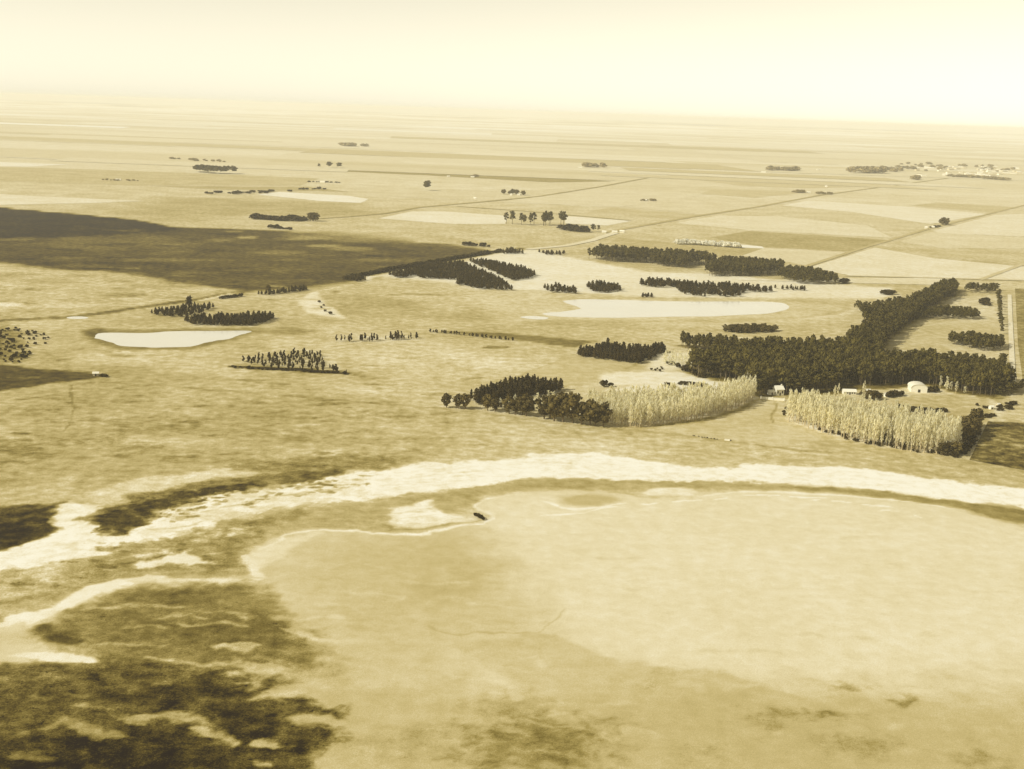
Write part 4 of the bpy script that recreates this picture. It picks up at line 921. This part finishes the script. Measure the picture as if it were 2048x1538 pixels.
row(SH, [(1862, 456), (1880, 453)], 5, 4, 'small dark bush by the huts on the diagonal road', 'bushes by the huts on the diagonal road', 1.6, .3, 3)
row(HP, [(1588, 385), (1612, 386)], 10, 8, 'faint bush left of the farmhouse on the long diagonal road', 'bushes left of the roadside farmhouse', 1.7, .3, 10)
row(HP, [(1635, 388), (1665, 389)], 10, 7, 'faint bush right of the farmhouse on the long diagonal road', 'bushes right of the roadside farmhouse', 1.8, .3, 8)
row(HP, [(1822, 360), (1833, 359)], 5, 15, 'hazy tree in the clump below the distant town', 'trees of the clump below the town', 1.5, .2, 20)
row(HP, [(1905, 354), (1955, 356), (2010, 361)], 36, 11, 'hazy tree in the dark band along the near edge of the distant town', 'trees along the near edge of the town', 2.0, .2, 14)
row(HP, [(1815, 342), (1870, 331), (1960, 334), (2030, 345)], 40, 12, 'hazy tree among the white houses of the distant town', 'trees among the town houses', 1.8, .3, 120)
row(HP, [(335, 318), (380, 320), (440, 325)], 16, 7, 'faint bush in the far hedge at the upper left', 'bushes of the far upper left hedge', 1.8, .3, 30)
row(HP, [(200, 360), (275, 362)], 14, 3.5, 'faint bush by the lonely hut on the upper left plain', 'bushes by the lonely hut', 1.8, .3, 12)
row(HP, [(1280, 402), (1310, 402)], 6, 5, 'faint bush by the small huts on the far middle right', 'bushes by the far small huts', 1.6, .3, 8)
row(HP, [(940, 354), (955, 354)], 4, 7, 'faint bush by the tiny houses along the far dark strip', 'bushes by the far tiny houses', 1.6, .3, 6)
row(HP, [(680, 292), (720, 293)], 10, 15, 'very faint bush in the farthest row below the horizon', 'farthest bushes below the horizon', 2.2, .3, 40)
# pale trees far right of centre
row('blossoming_tree', [(1350, 488), (1400, 490), (1476, 496)], 60, 7.5, 'white-looking bushy tree in the bright far row on the farmland', 'white trees of the bright far row', 1.1, .3, 5)

MAXN = 300
# large stands: say in which part of the stand each tree grows
by = {}
for kind, lst in PLACED.items():
    for k, p in enumerate(lst):
        if p[5]: by.setdefault((kind, p[4]), []).append(k)
for (kind, lb), ids in by.items():
    if len(ids) < 16: continue
    xy = np.array([PLACED[kind][k][:2] for k in ids]); az = xy[:, 0] / xy[:, 1]; dd = np.hypot(xy[:, 0], xy[:, 1])
    big = len(ids) > 60
    ca = np.searchsorted(np.quantile(az, (.2, .4, .6, .8) if big else (.33, .67)), az)
    cd = np.searchsorted(np.quantile(dd, (.2, .45, .7)), dd) if big else np.zeros(len(ids), int)
    A = ('far left', 'left', 'centre', 'right', 'far right') if big else ('left', 'middle', 'right')
    D = ('front', 'mid-front', 'mid-back', 'back')
    for k, a, d in zip(ids, ca, cd):
        p = PLACED[kind][k]
        ex = (', ' + D[d] + ' ' if big else ', ') + A[a]
        if len((p[4] + ex).split()) > 16: print('LONG', p[4] + ex)
        PLACED[kind][k] = (*p[:4], p[4] + ex, p[5] + ex)
for kind, lst in PLACED.items():
    fn, lm, bm_, cat = KINDS[kind]
    lst.sort(key=lambda p: -p[2] / math.hypot(p[0], p[1]))
    for k, (x, y, h, wf, label, group) in enumerate(lst[:MAXN]):
        cme, tme = PROTO[kind][k * 7 % NVAR][:2]
        if tme is None:
            o = link(kind, cme); o.location = (x, y, -.02); o.scale = (h * wf, h * wf, h); o.rotation_euler.z = random.uniform(0, 6.28)
        else:
            o = empty(kind, (x, y, -.02), random.uniform(0, 6.28)); o.scale = (h * wf, h * wf, h)
            link('crown', cme, o); link('trunk', tme, o)
        tag(o, label, cat, group)
    rest = lst[MAXN:]
    if rest:
        vv, ff, mi, n0 = [], [], [], 0
        for k, (x, y, h, wf, *_r) in enumerate(rest):
            cv, cf, tv, tf_ = PLAIN[kind][k * 5 % NVAR]
            a = random.uniform(0, 6.28); R = np.array([[math.cos(a), math.sin(a), 0], [-math.sin(a), math.cos(a), 0], [0, 0, 1]])
            for v, f, j in ((cv, cf, 0), (tv, tf_, 1)):
                if v is None: continue
                if j == 1 and h / math.hypot(x, y) < .009: continue
                vv.append(v @ R * np.array((h * wf, h * wf, h)) + np.array((x, y, -.02))); ff.append(f + n0); mi.append(np.full(len(f), j)); n0 += len(v)
        me = mesh_np(kind + 's', np.concatenate(vv), np.concatenate(ff), M[lm])
        if bm_: me.materials.append(M[bm_])
        me.polygons.foreach_set('material_index', np.concatenate(mi).astype(np.int32)); me.update()
        nm = {'eucalyptus_tree': 'eucalyptus_woodland', 'pine_tree': 'pine_woodland', 'poplar_tree': 'poplar_thicket', 'shrub': 'scrub', 'blossoming_tree': 'blossoming_woodland', 'haze_paled_tree': 'haze_paled_woodland', 'young_tree': 'sapling_cover', 'broadleaf_tree': 'broadleaf_woodland'}[kind]
        tag(link(nm, me), 'remaining ' + {'eucalyptus_tree': 'dark eucalyptus woodland in the farther belts', 'pine_tree': 'dark pine groves on the sand and along the road', 'poplar_tree': 'pale poplar growth at the back of the stands', 'shrub': 'dark low scrub and hedges across the far plain', 'blossoming_tree': 'white trees', 'haze_paled_tree': 'haze-paled trees of the far plain', 'young_tree': 'small trees scattered on the plain', 'broadleaf_tree': 'broadleaf trees'}[kind], 'trees', None, 'stuff')
    print(kind, len(lst))

# ------------------------------------------------------------------ buildings
def box(v, f, x0, x1, y0, y1, z0, z1):
    n = len(v)
    v += [(x0, y0, z0), (x1, y0, z0), (x1, y1, z0), (x0, y1, z0), (x0, y0, z1), (x1, y0, z1), (x1, y1, z1), (x0, y1, z1)]
    f += [(n, n + 3, n + 2, n + 1), (n + 4, n + 5, n + 6, n + 7), (n, n + 1, n + 5, n + 4), (n + 1, n + 2, n + 6, n + 5), (n + 2, n + 3, n + 7, n + 6), (n + 3, n, n + 4, n + 7)]
def boxm(name, b, mat, parent, lab=None):
    v, f = [], []; box(v, f, *b); o = link(name, mesh_from(name, v, f, mat), parent)
    if lab: o['label'] = lab
    return o
def gable_walls(w, d, h, r):
    """ridge along x"""
    v = [(-w, -d, -.3), (w, -d, -.3), (w, d, -.3), (-w, d, -.3), (-w, -d, h), (w, -d, h), (w, d, h), (-w, d, h), (-w, 0, h + r), (w, 0, h + r)]
    f = [(0, 1, 5, 4), (2, 3, 7, 6), (1, 2, 6, 9, 5), (3, 0, 4, 8, 7)]
    return v, f
def gable_roof(w, d, h, r, o=.4, t=.18):
    k = r / d; v = []
    for x in (-w - o, w + o):
        v += [(x, -d - o, h - k * o + .03), (x, 0, h + r + .03), (x, d + o, h - k * o + .03), (x, -d - o, h - k * o + t), (x, 0, h + r + t), (x, d + o, h - k * o + t)]
    f = [(3, 9, 10, 4), (4, 10, 11, 5), (0, 1, 7, 6), (1, 2, 8, 7), (0, 6, 9, 3), (2, 5, 11, 8), (0, 3, 4, 1), (1, 4, 5, 2), (6, 7, 10, 9), (7, 8, 11, 10)]
    return v, f
def house(name, u, v, w, d, h, r, rz, label, cat, group=None, wall='white', roof='iron', detail=2, chim=False, x=None):
    p = at(u, v) if x is None else x
    e = empty(name, (p[0], p[1], 0), rz); tag(e, label, cat, group)
    vv, ff = gable_walls(w, d, h, r); link('wall', mesh_from('wall', vv, ff, M[wall]), e)
    vv, ff = gable_roof(w, d, h, r); ro = link('roof', mesh_from('roof', vv, ff, M[roof]), e)
    if detail > 0:
        boxm('door', (-.5, .5, -d - .06, -d + .02, 0, min(2.1, h * .8)), M['dark'], e)
    if detail > 1:
        n = max(1, int(w / 2.2))
        for s in (-1, 1):
            for k in range(n):
                xx = s * (w * (k + 1) / (n + .7))
                wd = boxm('window', (xx - .5, xx + .5, -d - .05, -d + .02, h * .35, h * .75), M['dark'], e)
                boxm('sill', (xx - .65, xx + .65, -d - .14, -d + .01, h * .35 - .12, h * .35), M['white'], wd)
    if chim:
        boxm('chimney', (w * .6, w * .6 + .8, -.4, .4, h + r * .6, h + r + 1.1), M['white'], ro)
    return e

# farmhouse: tall whitewashed block, lower wing
fx = at(1556, 789)
house('farmhouse', 0, 0, 3.1, 3.4, 4.6, 2.2, .25, 'white farmhouse with pale roof and chimney at the head of the lane', 'house', None, 'white', 'white', 2, True, fx)
house('outbuilding', 1542, 789, 2.2, 2.0, 2.4, 1.2, .2, 'small white outbuilding close on the left of the farmhouse', 'outbuilding', None, 'white', 'iron', 1)
a0, b0 = at(1522, 798), at(1568, 802)
wl = np.linalg.norm(b0 - a0)
e = empty('garden_wall', (*((a0 + b0) / 2), 0), math.atan2(*(b0 - a0)[::-1])); tag(e, 'long low white wall across the lane in front of the farmhouse', 'wall')
boxm('wall_face', (-wl / 2, wl / 2, -.2, .2, -.2, 1.7), M['white'], e); boxm('coping', (-wl / 2 - .1, wl / 2 + .1, -.32, .32, 1.703, 1.9), M['white'], e)
for s in (-1, 0, 1): boxm('pier', (s * wl / 2 - .4, s * wl / 2 + .4, -.4, .4, -.2, 2.2), M['white'], e)
house('long_shed', 1698, 788, 4.8, 2.2, 2.3, 1.5, .02, 'long low white shed against the dark wood above the poplars', 'shed', None, 'white', 'white', 2)
house('hut', 1735, 786, 1.8, 1.6, 2.0, 1.1, .1, 'small white hut between long shed and barn', 'hut', None, 'white', 'white', 1)
house('hut', 1772, 793, 1.3, 1.2, 1.9, .9, .4, 'tiny white hut among bushes left of the barn', 'hut', None, 'white', 'iron', 1)
house('hut', 1757, 795, 1.3, 1.2, 1.4, .7, .4, 'tiny pale hut half hidden in bushes below the small white hut', 'hut', None, 'stone', 'iron', 0)
house('hut', 1982, 818, 1.4, 1.3, 1.8, .9, .3, 'tiny white hut in the yard above the lower right dark field', 'hut', None, 'white', 'white', 1)
house('hut', 1996, 812, 1.2, 1.0, 1.5, .7, .3, 'tiny pale hut right of the white hut in the yard', 'hut', None, 'stone', 'iron', 0)
house('hut', 192, 751, 2.0, 1.6, 1.9, .9, .2, 'small pale hut at the tip of the small dark field on the left', 'hut', None, 'stone', 'iron', 1)
# barn with a rounded gable
p = at(1838, 785)
e = empty('barn', (*p, 0), -.08); tag(e, 'big white barn with rounded roof and small dark door', 'barn')
hw_, L_, hh, rr = 6.0, 12.0, 3.0, 3.1
arc = [(hw_ * math.cos(t), hh + rr * math.sin(t) ** .85) for t in np.linspace(math.pi, 0, 15)]
prof = [(-hw_, -.3)] + arc + [(hw_, -.3)]
n = len(prof)
v = [(x, 0, z) for x, z in prof] + [(x, L_, z) for x, z in prof]
link('wall', mesh_from('wall', v, [list(range(n)), list(range(2 * n - 1, n - 1, -1)), (0, n, n + 1, 1), (n - 2, 2 * n - 2, 2 * n - 1, n - 1)], M['white']), e)
v, f = [], []
for yy in (-.3, L_ + .3):
    v += [(x * 1.03, yy, z + .05) for x, z in arc] + [(x * 1.05, yy, z + .25) for x, z in arc]
k = len(arc)
for i in range(k - 1):
    f += [(k + i, k + i + 1, 3 * k + i + 1, 3 * k + i), (i + 1, i, 2 * k + i, 2 * k + i + 1), (i, i + 1, k + i + 1, k + i), (2 * k + i + 1, 2 * k + i, 3 * k + i, 3 * k + i + 1)]
link('roof', mesh_from('roof', v, f, M['iron']), e)
boxm('door', (-.9, .9, -.08, .02, 0, 2.4), M['dark'], e)
boxm('lintel', (-1.1, 1.1, -.12, .02, 2.403, 2.65), M['white'], e)
# windpump
p = at(1496, 775)
e = empty('windpump', (*p, 0), .3); e.scale = (1.3, 1.3, 1.15); tag(e, 'slim windpump with pale wheel above the pale poplars against the dark wood', 'windpump')
for sx in (-1, 1):
    for sy in (-1, 1):
        t = Tri(); t.tube([(sx * 1.3, sy * 1.3, -.2), (sx * .25, sy * .25, 10)], [.13, .1], 4); a, b = t.arrays(); link('leg', mesh_np('leg', a, b, M['metal']), e)
t = Tri()
for z in (2.5, 5, 7.5):
    q = 1.3 - 1.05 * z / 10
    for a, b in (((-q, -q), (q, -q)), ((q, -q), (q, q)), ((q, q), (-q, q)), ((-q, q), (-q, -q))):
        t.tube([(a[0], a[1], z), (b[0], b[1], z + .05)], [.06, .06], 4)
a, b = t.arrays(); link('brace', mesh_np('brace', a, b, M['metal']), e)
rot = link('rotor', mesh_from('rotor', *(lambda v, f: (box(v, f, -.2, .2, -.9, -.5, 9.9, 10.3), (v, f))[1])([], []), M['metal']), e)
bv = [(.25, -.95, .3), (.5, -.85, 1.75), (-.28, -.95, 1.75), (-.1, -.9, .3)]
bl = mesh_from('blade', [(x, y - .0, z) for x, y, z in bv] + [(x, y - .05, z) for x, y, z in bv], [(0, 1, 2, 3), (7, 6, 5, 4), (0, 4, 5, 1), (1, 5, 6, 2), (2, 6, 7, 3), (3, 7, 4, 0)], M['metal'])
for kk in range(14):
    o = link('blade', bl, rot); o.location = (0, 0, 10.1); o.rotation_euler = (0, kk * 2 * math.pi / 14, 0)
boxm('tail_vane', (-.04, .04, .3, 2.6, 9.8, 10.9), M['metal'], e)
# trough on the grass
p = at(1455, 881)
e = empty('trough', (*p, 0), -.25); tag(e, 'small pale oblong trough lying on the open grass below the lane', 'trough')
boxm('basin', (-1.9, 1.6, -.7, .7, -.1, .75), M['white'], e); boxm('water_recess', (-1.75, 1.45, -.55, .55, .752, .77), M['iron'], e); boxm('end_block', (1.603, 2.3, -.6, .6, -.1, .6), M['dark'], e)
# far farms
FARM = [(1208, 466, 7, 3.5, 'small white far shed just right of the far thicket'), (1229, 466, 9, 4, 'white far shed in the middle of the three beside the track'), (1244, 465, 8, 4, 'rightmost white far shed of the three beside the track'), (645, 365, 14, 6, 'long white far shed amid a thin hedge at the upper left'), (1037, 391, 7, 4, 'white far farmhouse between dark round trees on the middle plain'), (1022, 391, 5, 3, 'small white far outbuilding left of the far farmhouse'), (237, 361, 12, 6, 'lonely pale hut on the upper left plain'), (897, 354, 9, 5, 'left far white house along the dark far strip'), (945, 355, 11, 6, 'right far white house along the dark far strip'), (1291, 402, 7, 4, 'left small far white hut on the middle right farmland'), (1304, 402, 6, 4, 'right small far white hut on the middle right farmland'), (1617, 386, 10, 6, 'white far farmhouse on the long diagonal road'), (1652, 374, 7, 5, 'white far speck of a house above the long diagonal road'), (1852, 457, 5, 3, 'white hut left of the dark tree clump on the diagonal road'), (1866, 456, 5, 3, 'pale hut nearest the dark tree clump on the diagonal road'), (1160, 336, 16, 8, 'pale far house left of the small far grove'), (1527, 345, 18, 8, 'pale far house left of the hazy far grove'), (1637, 340, 14, 7, 'pale far house between hazy grove and town'), (950 + 0, 398, 6, 4, 'pale hut on the open far plain right of the isolated clump')]
for u, v, w, d, lb in FARM:
    house('far_house', u, v, w * .5, d * .5, 2.6, 1.5, random.uniform(-.3, .3), lb, 'house', None, 'white', 'white', 0)
for k in range(64):
    q = k / 64
    u = 1815 + 225 * random.random() ** .85; v = 345 + (u - 1815) * .018 + random.uniform(-13, 8)
    lb = 'tiny white house in the ' + ('near' if v > 344 + (u - 1815) * .018 else 'far') + ' rows of the distant town, ' + ('far left', 'left', 'middle', 'right', 'far right')[min(4, int((u - 1815) / 45))]
    house('town_house', u, v, random.uniform(6, 15), random.uniform(5, 8), random.uniform(3.5, 5.5), random.uniform(1.5, 3), random.uniform(-.4, .4), lb, 'house', lb.replace('tiny white house', 'houses'), random.choice(('white', 'stone')), random.choice(('white', 'iron', 'stone', 'roof')), 0)

# ------------------------------------------------------------------ haze
hv, hf = [], []; box(hv, hf, -46000, 46000, -6000, 46500, -1.0, 216.0)
hm = bpy.data.materials.new('haze_air'); hm.use_nodes = True
hn = hm.node_tree.nodes; hn.clear(); ho = hn.new('ShaderNodeOutputMaterial'); pv = hn.new('ShaderNodeVolumePrincipled')
pv.inputs['Color'].default_value = (.999, .985, .90, 1); pv.inputs['Density'].default_value = HAZE; pv.inputs['Anisotropy'].default_value = .0
hm.node_tree.links.new(pv.outputs[0], ho.inputs['Volume'])
tag(link('haze', mesh_from('haze', hv, hf, hm)), kind='stuff')
